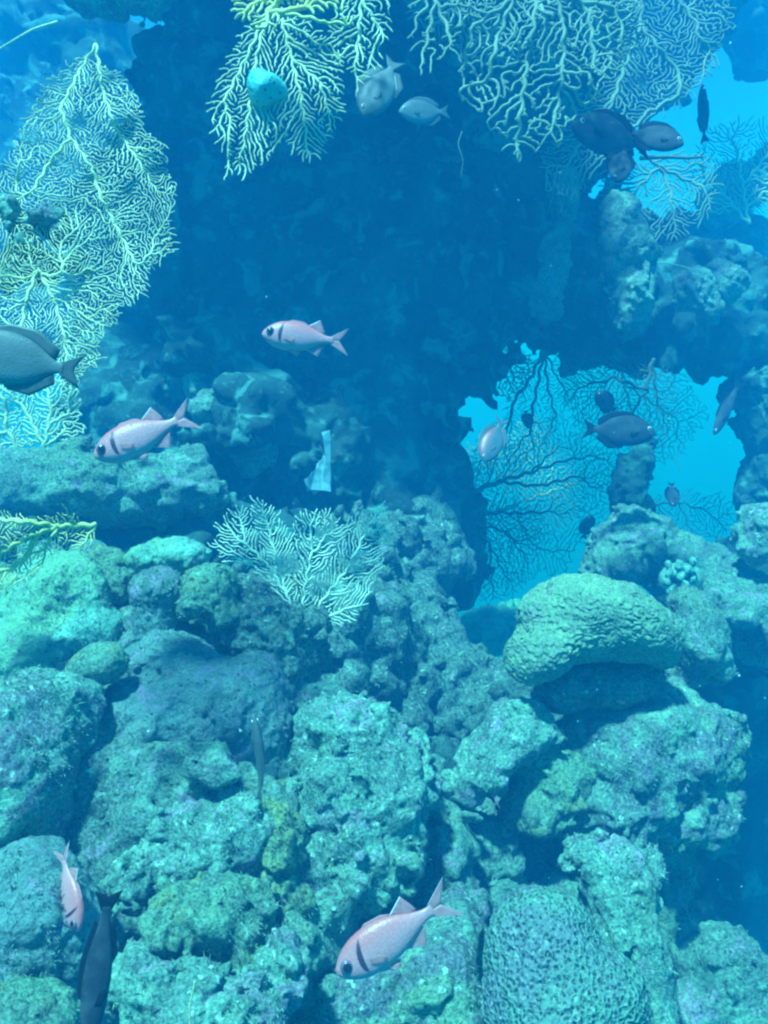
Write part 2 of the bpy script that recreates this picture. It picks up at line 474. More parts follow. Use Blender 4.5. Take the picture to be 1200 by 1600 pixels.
T(reef('coral_slab', [(330, 1130, 1.95, 120, 90, 0.14, -15), (240, 1120, 1.9, 80, 60, 0.12), (390, 1080, 2.0, 55, 60, 0.12), (340, 1210, 1.9, 90, 40, 0.12), (260, 1030, 2.05, 90, 45, 0.12)],
       M['grey'], h=0.006, k=0.05, big=(0.035, 6), lumps=(0.010, 17), fine=(0.007, 50)), 'broad flat grey coral slab in the middle of the left reef', 'coral')
T(reef('plate_coral', [(150, 1045, 1.84, 48, 22, 0.05, 20), (165, 1035, 1.84, 30, 18, 0.05)], M['mossy'], h=0.005,
       big=(0.02, 8), lumps=(0.006, 30), fine=(0.004, 70)), 'small ruffled olive plate coral left of the grey slab', 'coral')
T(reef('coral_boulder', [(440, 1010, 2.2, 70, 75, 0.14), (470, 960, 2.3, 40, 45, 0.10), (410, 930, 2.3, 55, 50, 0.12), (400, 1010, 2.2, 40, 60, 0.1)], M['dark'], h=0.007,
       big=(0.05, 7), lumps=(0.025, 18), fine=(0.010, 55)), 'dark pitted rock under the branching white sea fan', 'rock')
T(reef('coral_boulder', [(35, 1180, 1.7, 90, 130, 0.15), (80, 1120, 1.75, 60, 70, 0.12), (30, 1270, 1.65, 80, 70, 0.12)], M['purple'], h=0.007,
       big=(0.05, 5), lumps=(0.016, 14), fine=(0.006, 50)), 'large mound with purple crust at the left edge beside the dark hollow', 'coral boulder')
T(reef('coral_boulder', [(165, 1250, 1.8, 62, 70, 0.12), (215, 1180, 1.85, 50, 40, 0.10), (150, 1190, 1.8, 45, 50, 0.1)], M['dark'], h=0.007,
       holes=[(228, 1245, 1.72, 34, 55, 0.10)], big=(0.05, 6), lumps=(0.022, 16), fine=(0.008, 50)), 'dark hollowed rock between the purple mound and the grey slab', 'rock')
T(reef('cauliflower_coral', [(545, 1150, 2.0, 80, 62, 0.13), (560, 1240, 1.9, 115, 75, 0.15), (560, 1330, 1.85, 105, 75, 0.14), (640, 1170, 2.0, 26, 28, 0.05), (490, 1180, 2.0, 45, 50, 0.1), (510, 1370, 1.8, 60, 40, 0.1)],
       M['knob'], h=0.006, big=(0.035, 8), lumps=(0.034, 17), fine=(0.008, 55)), 'big pale knobbly coral mound in the centre of the lower reef', 'coral')
T(reef('cauliflower_coral', [(300, 1330, 1.7, 95, 60, 0.12), (220, 1380, 1.65, 50, 42, 0.09), (370, 1310, 1.7, 60, 60, 0.1), (280, 1280, 1.75, 60, 40, 0.1)],
       M['knob'], h=0.006, big=(0.03, 9), lumps=(0.024, 19), fine=(0.006, 60)), 'pale lumpy coral mound below the grey slab', 'coral')
T(reef('cauliflower_coral', [(430, 1330, 1.72, 48, 62, 0.09), (400, 1290, 1.75, 40, 36, 0.08), (450, 1395, 1.7, 46, 36, 0.08), (440, 1250, 1.85, 26, 30, 0.06)],
       rock_mat('yellow_coral', (0.20, 0.27, 0.05), (0.12, 0.20, 0.08), t3=0.68, dark=0.66, seed=8), h=0.006, big=(0.02, 9), lumps=(0.022, 20), fine=(0.006, 60)),
  'yellow lumpy coral between the pale mounds below the slim grey fish', 'coral')
T(reef('cauliflower_coral', [(340, 1430, 1.55, 85, 52, 0.10), (270, 1450, 1.52, 50, 48, 0.09), (390, 1480, 1.52, 52, 40, 0.08)],
       M['mossy'], h=0.006, big=(0.03, 9), lumps=(0.028, 20), fine=(0.007, 60)), 'green knobbly coral mound above the lowest lumps, left of the large pink fish', 'coral')
T(reef('cauliflower_coral', [(300, 1560, 1.42, 90, 55, 0.10), (220, 1520, 1.45, 46, 46, 0.08), (390, 1570, 1.42, 60, 60, 0.09), (440, 1500, 1.5, 50, 50, 0.08)],
       M['knob'], h=0.006, big=(0.03, 9), lumps=(0.026, 20), fine=(0.007, 60)), 'lowest pale lumpy coral mound at the bottom edge right of the dark slender fish', 'coral')
T(reef('coral_boulder', [(60, 1450, 1.45, 100, 130, 0.14), (130, 1540, 1.45, 60, 80, 0.1)], M['grey'], h=0.006,
       big=(0.04, 5), lumps=(0.012, 18), fine=(0.006, 55)), 'large grey boulder in the lower left corner behind the small pale pink fish', 'coral boulder')
T(reef('coral_boulder', [(40, 1590, 1.25, 85, 48, 0.08)], M['mossy'], h=0.005,
       big=(0.02, 7), lumps=(0.010, 22), fine=(0.005, 60)), 'low rounded mossy boulder cut by the lower left corner', 'coral boulder')
T(reef('coral_boulder', [(650, 1530, 1.7, 95, 70, 0.12, 25), (560, 1560, 1.65, 60, 60, 0.1), (710, 1460, 1.8, 40, 60, 0.1), (690, 1590, 1.65, 60, 50, 0.1)], M['purple'], h=0.006,
       big=(0.04, 7), lumps=(0.018, 18), fine=(0.007, 55)), 'rough mottled rock at the bottom edge behind the large pink fish', 'rock')
T(reef('coral_boulder', [(740, 1340, 2.2, 62, 60, 0.12), (690, 1300, 2.3, 50, 50, 0.1), (790, 1400, 2.2, 40, 50, 0.1)], M['reef'], h=0.007,
       big=(0.05, 7), lumps=(0.025, 16), fine=(0.008, 50)), 'shadowed rock between the knobbly mound and the bottom coral pillar', 'rock')

# right-hand outcrop
T(reef('reef_outcrop', [(1000, 1170, 2.3, 125, 95, 0.18), (960, 1250, 2.25, 105, 60, 0.16), (1090, 1190, 2.35, 60, 110, 0.14), (1060, 1110, 2.4, 60, 50, 0.12), (1050, 1270, 2.3, 80, 55, 0.14),
        (1125, 1155, 2.4, 34, 38, 0.07), (1118, 1305, 2.4, 18, 22, 0.05)], M['purple'], h=0.007,
       big=(0.05, 6), lumps=(0.020, 13), fine=(0.007, 45)), 'big crusted rock with purple blotches below the ridged brain coral', 'rock')
T(reef('reef_outcrop', [(760, 1200, 2.15, 58, 42, 0.10, 35), (815, 1150, 2.2, 62, 46, 0.12, 25), (730, 1215, 2.12, 26, 26, 0.06)], M['knob'], h=0.006,
       holes=[(772, 1155, 2.07, 13, 11, 0.02)], big=(0.055, 8), lumps=(0.024, 15), fine=(0.008, 50)), 'pale rock arm reaching left from under the brain coral', 'rock')
T(reef('reef_outcrop', [(855, 1205, 2.25, 68, 62, 0.14), (835, 1255, 2.2, 52, 36, 0.1), (900, 1270, 2.25, 55, 45, 0.12)], M['mossy'], h=0.007,
       big=(0.04, 7), lumps=(0.02, 16), fine=(0.007, 50)), 'mossy rock tucked beneath the pale rock arm', 'rock')
def ridges(Pm, Wm):
    c = cc(915, 1010, 2.25)
    q = Pm - c
    s = q[:, 1] * 0.8 + q[:, 2] * 0.6 + 0.35 * np.abs(q[:, 0]) ** 1.2 + 0.012 * perlin(Wm * 14) + 0.008 * perlin(Wm * 40)
    return (0.0018 + 0.0014 * perlin(Wm * 70 + 3)) * np.sin(s * 2 * math.pi / 0.0098) + 0.0015 * perlin(Wm * 110)
T(reef('brain_coral', [(925, 970, 2.25, 122, 72, 0.17, -4), (850, 1012, 2.2, 72, 42, 0.14, 36), (995, 985, 2.25, 66, 46, 0.14, -28)], M['brain'], turf=0, h=0.0034,
       holes=[(955, 1090, 2.15, 112, 56, 0.34)], big=(0.03, 6), lumps=(0.0, 14), fine=(0.004, 60), extra=ridges), 'domed brain coral with fine curved ridges topping the right outcrop', 'brain coral')
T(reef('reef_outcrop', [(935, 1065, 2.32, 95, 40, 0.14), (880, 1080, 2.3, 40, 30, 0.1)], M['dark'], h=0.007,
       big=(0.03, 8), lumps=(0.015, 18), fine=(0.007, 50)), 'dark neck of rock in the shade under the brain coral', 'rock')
T(reef('coral_boulder', [(1085, 1000, 2.55, 52, 55, 0.12), (1075, 950, 2.6, 34, 34, 0.08), (1110, 1035, 2.55, 28, 30, 0.08), (1060, 1050, 2.6, 40, 30, 0.1)], M['reef'], h=0.007,
       big=(0.03, 8), lumps=(0.010, 20), fine=(0.006, 55)), 'round coral mound just right of the ridged brain coral', 'coral boulder')
T(reef('coral_pillar', [(955, 1360, 1.9, 72, 62, 0.11, -20), (965, 1450, 1.85, 62, 75, 0.11), (985, 1560, 1.8, 70, 80, 0.11), (1010, 1360, 1.95, 30, 26, 0.06)], M['knob'], h=0.006,
       big=(0.06, 7), lumps=(0.018, 15), fine=(0.008, 50)), 'pale upright coral pillar behind the honeycomb coral', 'coral')
def pits(Pm, Wm):
    return 0.009 * (worley(Wm * 88) - 0.45)
T(reef('honeycomb_coral', [(850, 1480, 1.65, 82, 85, 0.12), (860, 1580, 1.6, 105, 110, 0.14), (930, 1570, 1.62, 85, 90, 0.12)], M['honey'], turf=0, h=0.0036,
       big=(0.02, 6), lumps=(0.0, 10), fine=(0.003, 60), extra=pits), 'rounded honeycomb coral covered with small pits at the bottom edge', 'honeycomb coral')
T(reef('coral_boulder', [(1120, 1520, 2.0, 60, 62, 0.12, -35), (1170, 1570, 1.95, 70, 60, 0.12), (1090, 1590, 1.95, 50, 60, 0.1)], M['reef'], h=0.007,
       big=(0.05, 7), lumps=(0.018, 15), fine=(0.007, 50)), 'jagged boulder in the lower right corner', 'coral boulder')

# rocks behind on the right
T(reef('reef_ridge', [(990, 850, 3.4, 62, 52, 0.2), (1070, 880, 3.4, 80, 50, 0.22, -30), (1150, 945, 3.2, 95, 60, 0.34, -25), (1210, 980, 3.1, 70, 50, 0.34), (960, 880, 3.3, 40, 34, 0.15)], M['reef'], h=0.010,
       big=(0.07, 5), lumps=(0.028, 12), fine=(0.010, 35)), 'sloping rock ridge behind the brain coral at the foot of the bright opening', 'rock')
T(reef('reef_pillar', [(988, 780, 3.75, 28, 62, 0.12, 8), (1000, 720, 3.75, 20, 30, 0.08), (978, 840, 3.75, 40, 40, 0.14)], M['deep'], h=0.010,  # the pinnacle's shade is put into its rock colour
       big=(0.06, 6), lumps=(0.028, 13), fine=(0.010, 38)), 'dark rock pinnacle standing in the bright opening under the silhouetted fish', 'rock')
T(reef('reef_pillar', [(1200, 660, 4.1, 42, 100, 0.16), (1205, 760, 4.1, 46, 70, 0.15), (1165, 605, 4.1, 48, 24, 0.12, 30)], M['deep'], h=0.010,
       big=(0.06, 5), lumps=(0.028, 12), fine=(0.010, 35)), 'rock pillar at the right edge beside the bright opening', 'rock')
T(reef('knob_coral', [(1190, 835, 3.0, 36, 48, 0.12)], M['knob'], h=0.008,
       big=(0.04, 6), lumps=(0.024, 16), fine=(0.008, 45)), 'lumpy coral head cut by the right edge above the sloping ridge', 'coral')
T(reef('finger_coral', [(1044 + 12 * (i % 4) + 5 * math.sin(i * 2.3), 882 + 12 * (i // 4) + 5 * math.sin(i * 1.7), 2.92 + 0.03 * math.sin(i * 3.1), 5.5, 8, 0.016, 40 * math.sin(i)) for i in range(16)] + [(1064, 905, 3.0, 34, 26, 0.06)], M['pale'], h=0.005, k=0.006,
       big=(0.0, 6), lumps=(0.003, 40), fine=(0.002, 80)), 'small cluster of pale coral fingers on the slope right of the brain coral', 'coral')
# hanging rocks
T(reef('hanging_rock', [(880, 310, 3.5, 20, 46, 0.07), (868, 390, 3.5, 22, 60, 0.08, -10), (855, 460, 3.5, 16, 46, 0.07)], M['reef'], h=0.009,
       big=(0.05, 7), lumps=(0.022, 16), fine=(0.009, 45)), 'thin ragged rock spur hanging left of the broader hanging lump', 'rock')
T(reef('hanging_rock', [(985, 400, 3.55, 38, 50, 0.12), (990, 470, 3.5, 36, 46, 0.12, -10), (965, 345, 3.6, 30, 50, 0.1)], M['reef'], h=0.009,
       big=(0.05, 6), lumps=(0.024, 14), fine=(0.010, 42)), 'broad rough rock lump hanging right of the thin spur', 'rock')
T(reef('hanging_rock', [(1085, 455, 3.65, 28, 36, 0.10), (1105, 485, 3.65, 18, 24, 0.07), (1130, 440, 3.75, 40, 34, 0.1)], M['reef'], h=0.009,
       big=(0.04, 7), lumps=(0.022, 15), fine=(0.009, 42)), 'small pointed rock lump hanging near the right edge under the thin whip', 'rock')
T(reef('reef_outcrop', [(1170, 385, 5.6, 70, 45, 0.25), (1200, 315, 5.8, 50, 40, 0.25), (1060, 375, 5.6, 70, 40, 0.25), (1120, 430, 5.4, 110, 40, 0.25)], M['reef'], h=0.014,
       big=(0.08, 4), lumps=(0.04, 9), fine=(0.012, 28)), 'pale hazy reef hump far off at the upper right edge', 'rock')
T(reef('hanging_rock', [(180, 0, 2.05, 95, 56, 0.2), (250, 26, 2.05, 38, 40, 0.12), (130, 36, 2.0, 40, 34, 0.14), (170, -70, 2.4, 80, 60, 0.2), (180, -60, 2.75, 105, 70, 0.2)], M['purple'], h=0.008,  # rearmost hidden blob added to keep the cave wall in shade
       big=(0.06, 6), lumps=(0.03, 13), fine=(0.010, 40)), 'hazy mottled rock hanging in the top left above the large sea fan', 'rock')
T(reef('hanging_rock', [(1160, -40, 6.4, 120, 100, 0.4), (1080, -20, 6.2, 60, 80, 0.3), (1200, 60, 6.5, 50, 60, 0.3)], M['deep'], h=0.03,
       big=(0.15, 3), lumps=(0.08, 7), fine=(0.02, 20)), 'far hazy rock mass hanging in the top right corner', 'rock')
T(reef('reef_outcrop', [(1160, 290, 5.2, 40, 24, 0.2), (1195, 260, 5.2, 30, 26, 0.2), (1130, 320, 5.2, 40, 22, 0.2)], M['bright'], h=0.014,
       big=(0.08, 5), lumps=(0.05, 12), fine=(0.012, 30)), 'bright pale coral heap far off at the right edge in front of the hazy fan', 'rock')
T(reef('reef_outcrop', [(770, 985, 6.2, 60, 34, 0.3), (830, 965, 6.4, 50, 24, 0.3), (720, 1000, 6.2, 40, 30, 0.3)], M['pale'], h=0.02,
       big=(0.10, 4), lumps=(0.06, 9), fine=(0.015, 25)), 'faint hazy reef hump seen low in the opening left of the brain coral', 'rock')
# ledges inside the cave
T(reef('rock_ledge', [(230, 770, 2.95, 110, 60, 0.2), (150, 750, 2.9, 80, 55, 0.2), (300, 740, 3.0, 40, 50, 0.12), (60, 760, 2.9, 80, 50, 0.2)], M['reef'], h=0.010,
       big=(0.07, 5), lumps=(0.028, 12), fine=(0.012, 38)), 'mossy rock ledge below the left pink fish', 'rock')
T(reef('rock_ledge', [(390, 690, 3.2, 32, 55, 0.1), (350, 640, 3.3, 45, 35, 0.12), (320, 600, 3.4, 34, 40, 0.1)], M['reef'], h=0.010,
       big=(0.06, 6), lumps=(0.03, 13), fine=(0.012, 38)), 'rough rock knuckle on the cave wall right of the left pink fish', 'rock')

# clump on the left fan
T(reef('sponge_clump', [(20, 340, 1.54, 20, 38, 0.04, 15), (70, 345, 1.54, 36, 22, 0.04, 20), (28, 400, 1.54, 14, 46, 0.03, -8), (100, 405, 1.54, 42, 11, 0.025, 8), (62, 425, 1.54, 26, 16, 0.03),
        (55, 385, 1.53, 30, 14, 0.03, -30), (95, 365, 1.55, 22, 18, 0.03, 40), (120, 418, 1.54, 24, 9, 0.02, -12), (10, 430, 1.54, 18, 26, 0.03)], M['purple'], turf=0, h=0.0035, k=0.006,
       holes=[(45, 362, 1.49, 12, 9, 0.04), (80, 385, 1.49, 14, 6, 0.04)], big=(0.016, 14), lumps=(0.012, 32), fine=(0.004, 85)), 'grey tangled sponge clump grown on the large left sea fan', 'sponge')

# ------------------------------------------------------------------ sea fans
def in_poly(P, poly):
    poly = np.asarray(poly, float); x, y = P[:, 0], P[:, 1]
    r = np.zeros(len(P), bool); j = len(poly) - 1
    for i in range(len(poly)):
        xi, yi = poly[i]; xj, yj = poly[j]
        c = ((yi > y) != (yj > y)) & (x < (xj - xi) * (y - yi) / (yj - yi + 1e-9) + xi)
        r ^= c; j = i
    return r
def grow(poly, trunks, sep, step, seed, outward=0.30, wig=0.24, split=4.0, spread=36):
    """tips creep outward, fork in two, turn away from their neighbours and stop where they meet; bare stretches bud again"""
    rng = random.Random(seed)
    poly = np.asarray(poly, float)
    mask_lo = poly.min(0) - 2; msz = np.ceil(poly.max(0) + 2 - mask_lo).astype(int)
    gx, gy = np.meshgrid(np.arange(msz[0]), np.arange(msz[1]), indexing='ij')
    mask = in_poly(np.stack([gx.ravel(), gy.ravel()], 1) + mask_lo, poly).reshape(msz)
    def inside(x, y):
        i, j = int(x - mask_lo[0]), int(y - mask_lo[1])
        return 0 <= i < msz[0] and 0 <= j < msz[1] and mask[i, j]
    N, par, dr, grid = [], [], [], {}
    def add(x, y, p, d):
        N.append((x, y)); par.append(p); dr.append(d)
        grid.setdefault((int(x // sep), int(y // sep)), []).append(len(N) - 1)
        return len(N) - 1
    def family(i, k=5):
        f = set()
        for _ in range(k):
            f.add(i); i = par[i]
            if i < 0: break
        return f
    def free(x, y, skip, r):
        cx, cy = int(x // sep), int(y // sep)
        for a in (-1, 0, 1):
            for b in (-1, 0, 1):
                for i in grid.get((cx + a, cy + b), ()):
                    if i not in skip and (N[i][0] - x) ** 2 + (N[i][1] - y) ** 2 < r * r: return False
        return True
    tips = []
    roots = []
    for tr in trunks:
        tr = np.asarray(tr, float); prev = -1
        if N:
            d = ((np.array(N) - tr[0]) ** 2).sum(1)
            if d.min() < 400: prev = int(d.argmin())
        if prev < 0: roots.append(tr[0])
        ph = rng.random() * 6
        for a, b in zip(tr[:-1], tr[1:]):
            m = max(1, int(np.linalg.norm(b - a) / step)); t = math.atan2(b[1] - a[1], b[0] - a[0])
            for i in range(m):
                p = a + (b - a) * i / m
                p = p + 0.5 * step * math.sin(ph + i * 0.9) * np.array([-math.sin(t), math.cos(t)])
                prev = add(p[0], p[1], prev, t)
        tips.append([prev, t, 0, 0])
    roots = np.array(roots)
    def outdir(x, y):
        r = roots[((roots - (x, y)) ** 2).sum(1).argmin()]
        return math.atan2(y - r[1], x - r[0])
    def ang(a, b): return (b - a + math.pi) % (2 * math.pi) - math.pi
    for rnd in range(60):
        while tips:
            nxt = []
            rng.shuffle(tips)
            for node, t, age, ov in tips:
                x, y = N[node]
                t += outward * ang(t, outdir(x, y)) * 0.5 + rng.gauss(0, wig)
                fam = family(node, 6)
                done = False
                for da in (0, 0.35, -0.35, 0.7, -0.7):
                    if da and rng.random() < 0.5: da = -da
                    X, Y = x + step * math.cos(t + da), y + step * math.sin(t + da)
                    ins = inside(X, Y)
                    if (ins or ov) and free(X, Y, fam, sep * 0.78):
                        n = add(X, Y, node, t + da); done = True
                        if not ins: ov -= 1
                        age += 1
                        if age >= split and rng.random() < 0.38:
                            sp = math.radians(spread * rng.uniform(.7, 1.25))
                            o1, o2 = (rng.randint(1, 5), rng.randint(0, 5)) if ins else (ov, 0)
                            nxt.append([n, t + da + sp * .8, 0, o1]); nxt.append([n, t + da - sp * .8, 0, o2])
                        else: nxt.append([n, t + da, age, ov])
                        break
            tips = nxt
        # buds on bare stretches
        k = 0
        for i in rng.sample(range(len(N)), len(N)):
            x, y = N[i]
            for s_ in rng.sample((1, -1), 2):
                t = dr[i] + s_ * math.radians(rng.uniform(40, 62))
                fam = family(i, 7)
                j = [c for c in grid.get((int(x // sep), int(y // sep)), ()) if par[c] in fam]
                X, Y = x + sep * 1.0 * math.cos(t), y + sep * 1.0 * math.sin(t)
                if inside(X, Y) and free(X, Y, set(), sep * 0.72):
                    n = add(x + step * math.cos(t), y + step * math.sin(t), i, t)
                    tips.append([n, t, 1, rng.randint(0, 4)]); k += 1
                    break
        if not k: break
    return np.array(N), np.array(par)

def sea_fan(label, poly, trunks, d0, mat, spacing=9, step=5, tip=1.5, expo=2.6, rmax=6, seed=1, tilt=(0, 0), curve=0.0, group='sea fans', link=0, thick=None, outward=0.30, wig=0.24, name='sea_fan', wob=0.012, stem_mat=None):
    thick = thick or max(2.4, tip * 1.9)
    N, par = grow(poly, trunks, spacing * 0.64, step * 0.72, seed, outward=outward, wig=wig)
    n = len(N)
    ch = [[] for _ in range(n)]
    for i, p in enumerate(par):
        if p >= 0: ch[p].append(i)
    order = []; stack = [i for i in range(n) if par[i] < 0]
    while stack:
        i = stack.pop(); order.append(i); stack += ch[i]
    rn = np.zeros(n)
    for i in reversed(order):
        rn[i] = sum(rn[c] for c in ch[i]) if ch[i] else 1.0
    rpx = np.minimum(tip * rn ** (1 / (expo * 1.6)), rmax)
    root = N[0]
    dx, dy = N[:, 0] - root[0], N[:, 1] - root[1]
    rg = np.random.default_rng(seed + 99)
    dep = d0 + (tilt[0] * dx + tilt[1] * dy) / FPX * d0 + curve * (dx * dx + dy * dy) / (300.0 ** 2)
    q = np.stack([N[:, 0] * .02, N[:, 1] * .02, np.full(n, seed * 3.7)], 1)
    dep = dep + wob * perlin(q) * 2 + 0.004 * perlin(q * 4)
    P = np.stack([(N[:, 0] - 600) / FPX * dep, -(N[:, 1] - 800) / FPX * dep, -dep], 1)
    W = to_world(P)
    rad = rpx / FPX * d0
    org = W[0]
    thin, fat = [], []
    started = set()
    for i in order:
        starts = [i] if par[i] < 0 else []
        kids = sorted(ch[i], key=lambda c: -rn[c])
        for a, c in enumerate(kids):
            if a == 0 and i in started: continue
            path = [i, c]
            started.add(c)
            while ch[path[-1]]:
                nx = max(ch[path[-1]], key=lambda x: rn[x])
                path.append(nx); started.add(nx)
            ids = np.array(path)
            rr = rad[ids].copy()
            if a > 0: rr[0] = rr[1]
            rr[-1] *= 0.8
            big = rpx[ids] > thick
            k = int(big.sum()) if big[0 if len(ids) < 2 else 1] else 0
            if k > 2:
                fat.append((W[ids[:k]] - org, rr[:k]))
                if k < len(ids): thin.append((W[ids[k - 1:]] - org, rr[k - 1:]))
            else:
                thin.append((W[ids] - org, rr))
    if link:
        tips = [i for i in range(n) if not ch[i]]
        for i in tips:
            dd = ((N - N[i]) ** 2).sum(1); dd[i] = 1e9
            j = i
            for _ in range(6):
                j = par[j]
                if j < 0: break
                dd[j] = 1e9
            j = int(dd.argmin())
            if dd[j] < link * link:
                thin.append((np.stack([W[i], W[j]]) - org, np.array([rad[i], rad[i]])))
    e = empty(name, org)
    tag(e, label, 'sea fan', group)
    sm = stem_mat or mat
    if fat:
        V, F = tube_arrays(fat, 8); mesh_obj('stem', V, F, sm, parent=e)
    V, F = tube_arrays(thin, 5); mesh_obj('branch_web', V, F, mat, parent=e)
    return e

sea_fan('large pale net-like sea fan hanging along the left edge with a grey clump on it',
        [(130, 85), (175, 110), (215, 150), (222, 205), (255, 225), (250, 265), (272, 300), (262, 350), (268, 390), (232, 420), (220, 460), (190, 470), (180, 500), (150, 520), (155, 560), (110, 600), (60, 590), (-40, 560), (-60, 420), (-30, 310), (20, 240), (40, 190), (65, 150), (90, 120)],
        [[(150, 70), (120, 120), (95, 170), (110, 215), (145, 265), (158, 310), (190, 370), (210, 410)], [(150, 70), (160, 140), (180, 200), (215, 250), (245, 300)], [(60, 420), (85, 470), (100, 520), (105, 570)], [(60, 420), (40, 470), (30, 540)], [(110, 215), (80, 250), (50, 300)]],
        1.62, M['fan_pale'], spacing=6.9, step=4.4, tip=0.68, rmax=2.5, seed=3, link=6.5, tilt=(0.1, -0.25))
sea_fan('pale branching sea fan hanging at upper centre behind the turquoise egg shape',
        [(400, 20), (470, 25), (510, 60), (530, 90), (530, 140), (525, 185), (505, 225), (480, 250), (462, 230), (440, 215), (420, 250), (385, 270), (350, 265), (355, 230), (335, 200), (330, 165), (345, 140), (350, 100), (370, 70)],
        [[(420, 15), (405, 70), (395, 120), (390, 170), (380, 230)], [(440, 30), (455, 90), (470, 150), (480, 220)], [(420, 15), (385, 90), (355, 150)], [(455, 90), (500, 130), (515, 180)]],
        1.75, M['fan_pale'], outward=0.5, wig=0.19, spacing=9.8, step=5, tip=1.1, rmax=2.4, seed=5, expo=2.8, tilt=(0.1, -0.2))
sea_fan('pale sea fan hanging from the top edge above the grey fish with the pale eye',
        [(520, -60), (600, -60), (606, 20), (600, 60), (585, 100), (560, 132), (545, 110), (520, 95), (512, 60), (525, 20)],
        [[(560, -70), (565, 0), (560, 60), (555, 110)], [(565, 0), (590, 40)]],
        1.8, M['fan_pale'], spacing=11, step=5, tip=1.2, rmax=2.6, seed=6, tilt=(0, -0.2))
sea_fan('yellowish sea fan with a thick pale twig cut by the top edge',
        [(365, 30), (380, -20), (450, -60), (560, -50), (555, -5), (500, 12), (450, 14), (420, 45), (395, 40), (380, 25)],
        [[(470, -70), (455, -20), (420, 18), (415, 38)], [(455, -20), (400, 5), (372, 25)], [(420, 18), (470, 25), (510, 35), (545, 38), (552, 22)], [(545, 38), (528, 20)]],
        1.6, M['fan_yellow'], spacing=12, step=5, tip=2.3, rmax=6, seed=8, tilt=(0, -0.1))
sea_fan('thick fingered grey green sea fan hanging at the top right of centre',
        [(715, 0), (740, -60), (960, -60), (985, 20), (955, 100), (930, 160), (890, 185), (868, 210), (830, 225), (805, 248), (790, 225), (770, 190), (755, 160), (740, 175), (722, 165), (715, 110), (735, 80)],
        [[(840, -70), (800, 0), (775, 70), (760, 130)], [(840, -70), (835, 30), (820, 120), (808, 220)], [(840, -70), (880, 30), (880, 110), (868, 180)], [(840, -70), (920, 20), (930, 110)], [(800, 0), (740, 40), (722, 110)]],
        2.3, M['fan_shade_grey'], spacing=17, step=6.5, tip=1.9, rmax=3.6, seed=9, link=16, tilt=(0.2, -0.25), curve=0.1)
sea_fan('dense soft sea fan mass behind the thick fingered one at the top edge',
        [(650, -60), (1000, -60), (1000, 60), (960, 110), (900, 120), (820, 95), (740, 90), (690, 60), (650, 30)],
        [[(800, -70), (790, 0), (760, 70)], [(800, -70), (850, 20), (860, 100)], [(800, -70), (720, 0), (680, 40)], [(800, -70), (920, 10), (950, 80)]],
        2.75, M['fan_shade_grey'], spacing=10, step=5, tip=1.3, rmax=3, seed=41, wob=0.05, link=9)
sea_fan('small dull sea fan hanging between the grey fish and the thick fingered fan',
        [(640, 30), (650, -50), (730, -50), (722, 40), (712, 90), (690, 70), (675, 100), (660, 118), (652, 70), (640, 60)],
        [[(690, -60), (680, 0), (668, 60), (655, 110)], [(680, 0), (705, 60)]],
        2.2, M['fan_shade_grey'], spacing=18, step=6, tip=1.7, rmax=3, seed=10, tilt=(0, -0.2))
sea_fan('broad hazy sea fan hanging under the top right corner',
        [(930, -60), (1130, -60), (1140, 30), (1110, 110), (1070, 150), (1000, 190), (960, 230), (900, 300), (850, 290), (860, 220), (900, 170), (960, 120), (985, 40)],
        [[(1010, -70), (1000, 40), (960, 150), (890, 250)], [(1000, 40), (1050, 100)], [(1010, -70), (1090, 40)], [(960, 150), (930, 220)]],
        3.3, M['fan_shade_grey'], spacing=9, step=5, tip=1.1, rmax=3, seed=12, link=8, tilt=(0.1, -0.1))
sea_fan('hazy sea fan spread out in front of the far reef at the upper right',
        [(935, 270), (980, 255), (1050, 240), (1110, 250), (1120, 300), (1100, 340), (1050, 370), (1020, 365), (985, 330), (950, 310)],
        [[(1000, 235), (1030, 260), (1045, 290), (1055, 350)], [(1030, 260), (990, 300)], [(1030, 260), (1090, 290)]],
        4.1, M['fan_shade_grey'], spacing=9, step=5, tip=1.1, rmax=2.5, seed=13)
sea_fan('branching white sea fan standing upright in the centre of the reef',
        [(332, 850), (345, 825), (370, 800), (405, 782), (425, 795), (440, 822), (458, 835), (470, 808), (500, 795), (518, 805), (530, 828), (550, 812), (575, 805), (596, 790), (603, 820), (608, 850), (592, 890), (575, 930), (550, 968), (500, 985), (465, 965), (425, 915), (385, 885), (345, 872)],
        [[(470, 985), (448, 930), (420, 885), (390, 855)], [(448, 930), (432, 870)], [(470, 985), (476, 920), (486, 870)], [(470, 985), (510, 930), (550, 880)], [(470, 985), (515, 960)]],
        2.15, M['fan_white'], outward=0.6, wig=0.15, spacing=8.0, step=4.2, tip=0.95, rmax=2.2, seed=15, tilt=(0.15, 0.1))
sea_fan('yellow sea fan with fat ribs spreading over the left edge above the pale boulder',
        [(-60, 800), (0, 798), (60, 815), (105, 800), (150, 830), (130, 860), (80, 850), (60, 890), (20, 915), (-60, 950)],
        [[(150, 820), (90, 822), (40, 840), (0, 865), (-50, 890)], [(90, 822), (40, 815), (-40, 810)], [(60, 832), (40, 870), (20, 888)], [(150, 820), (130, 850), (110, 862)], [(90, 822), (75, 850)]],
        1.85, M['fan_yellow'], spacing=7.5, step=4.5, tip=1.0, rmax=4, seed=16, expo=2.0, tilt=(0.1, 0.2))
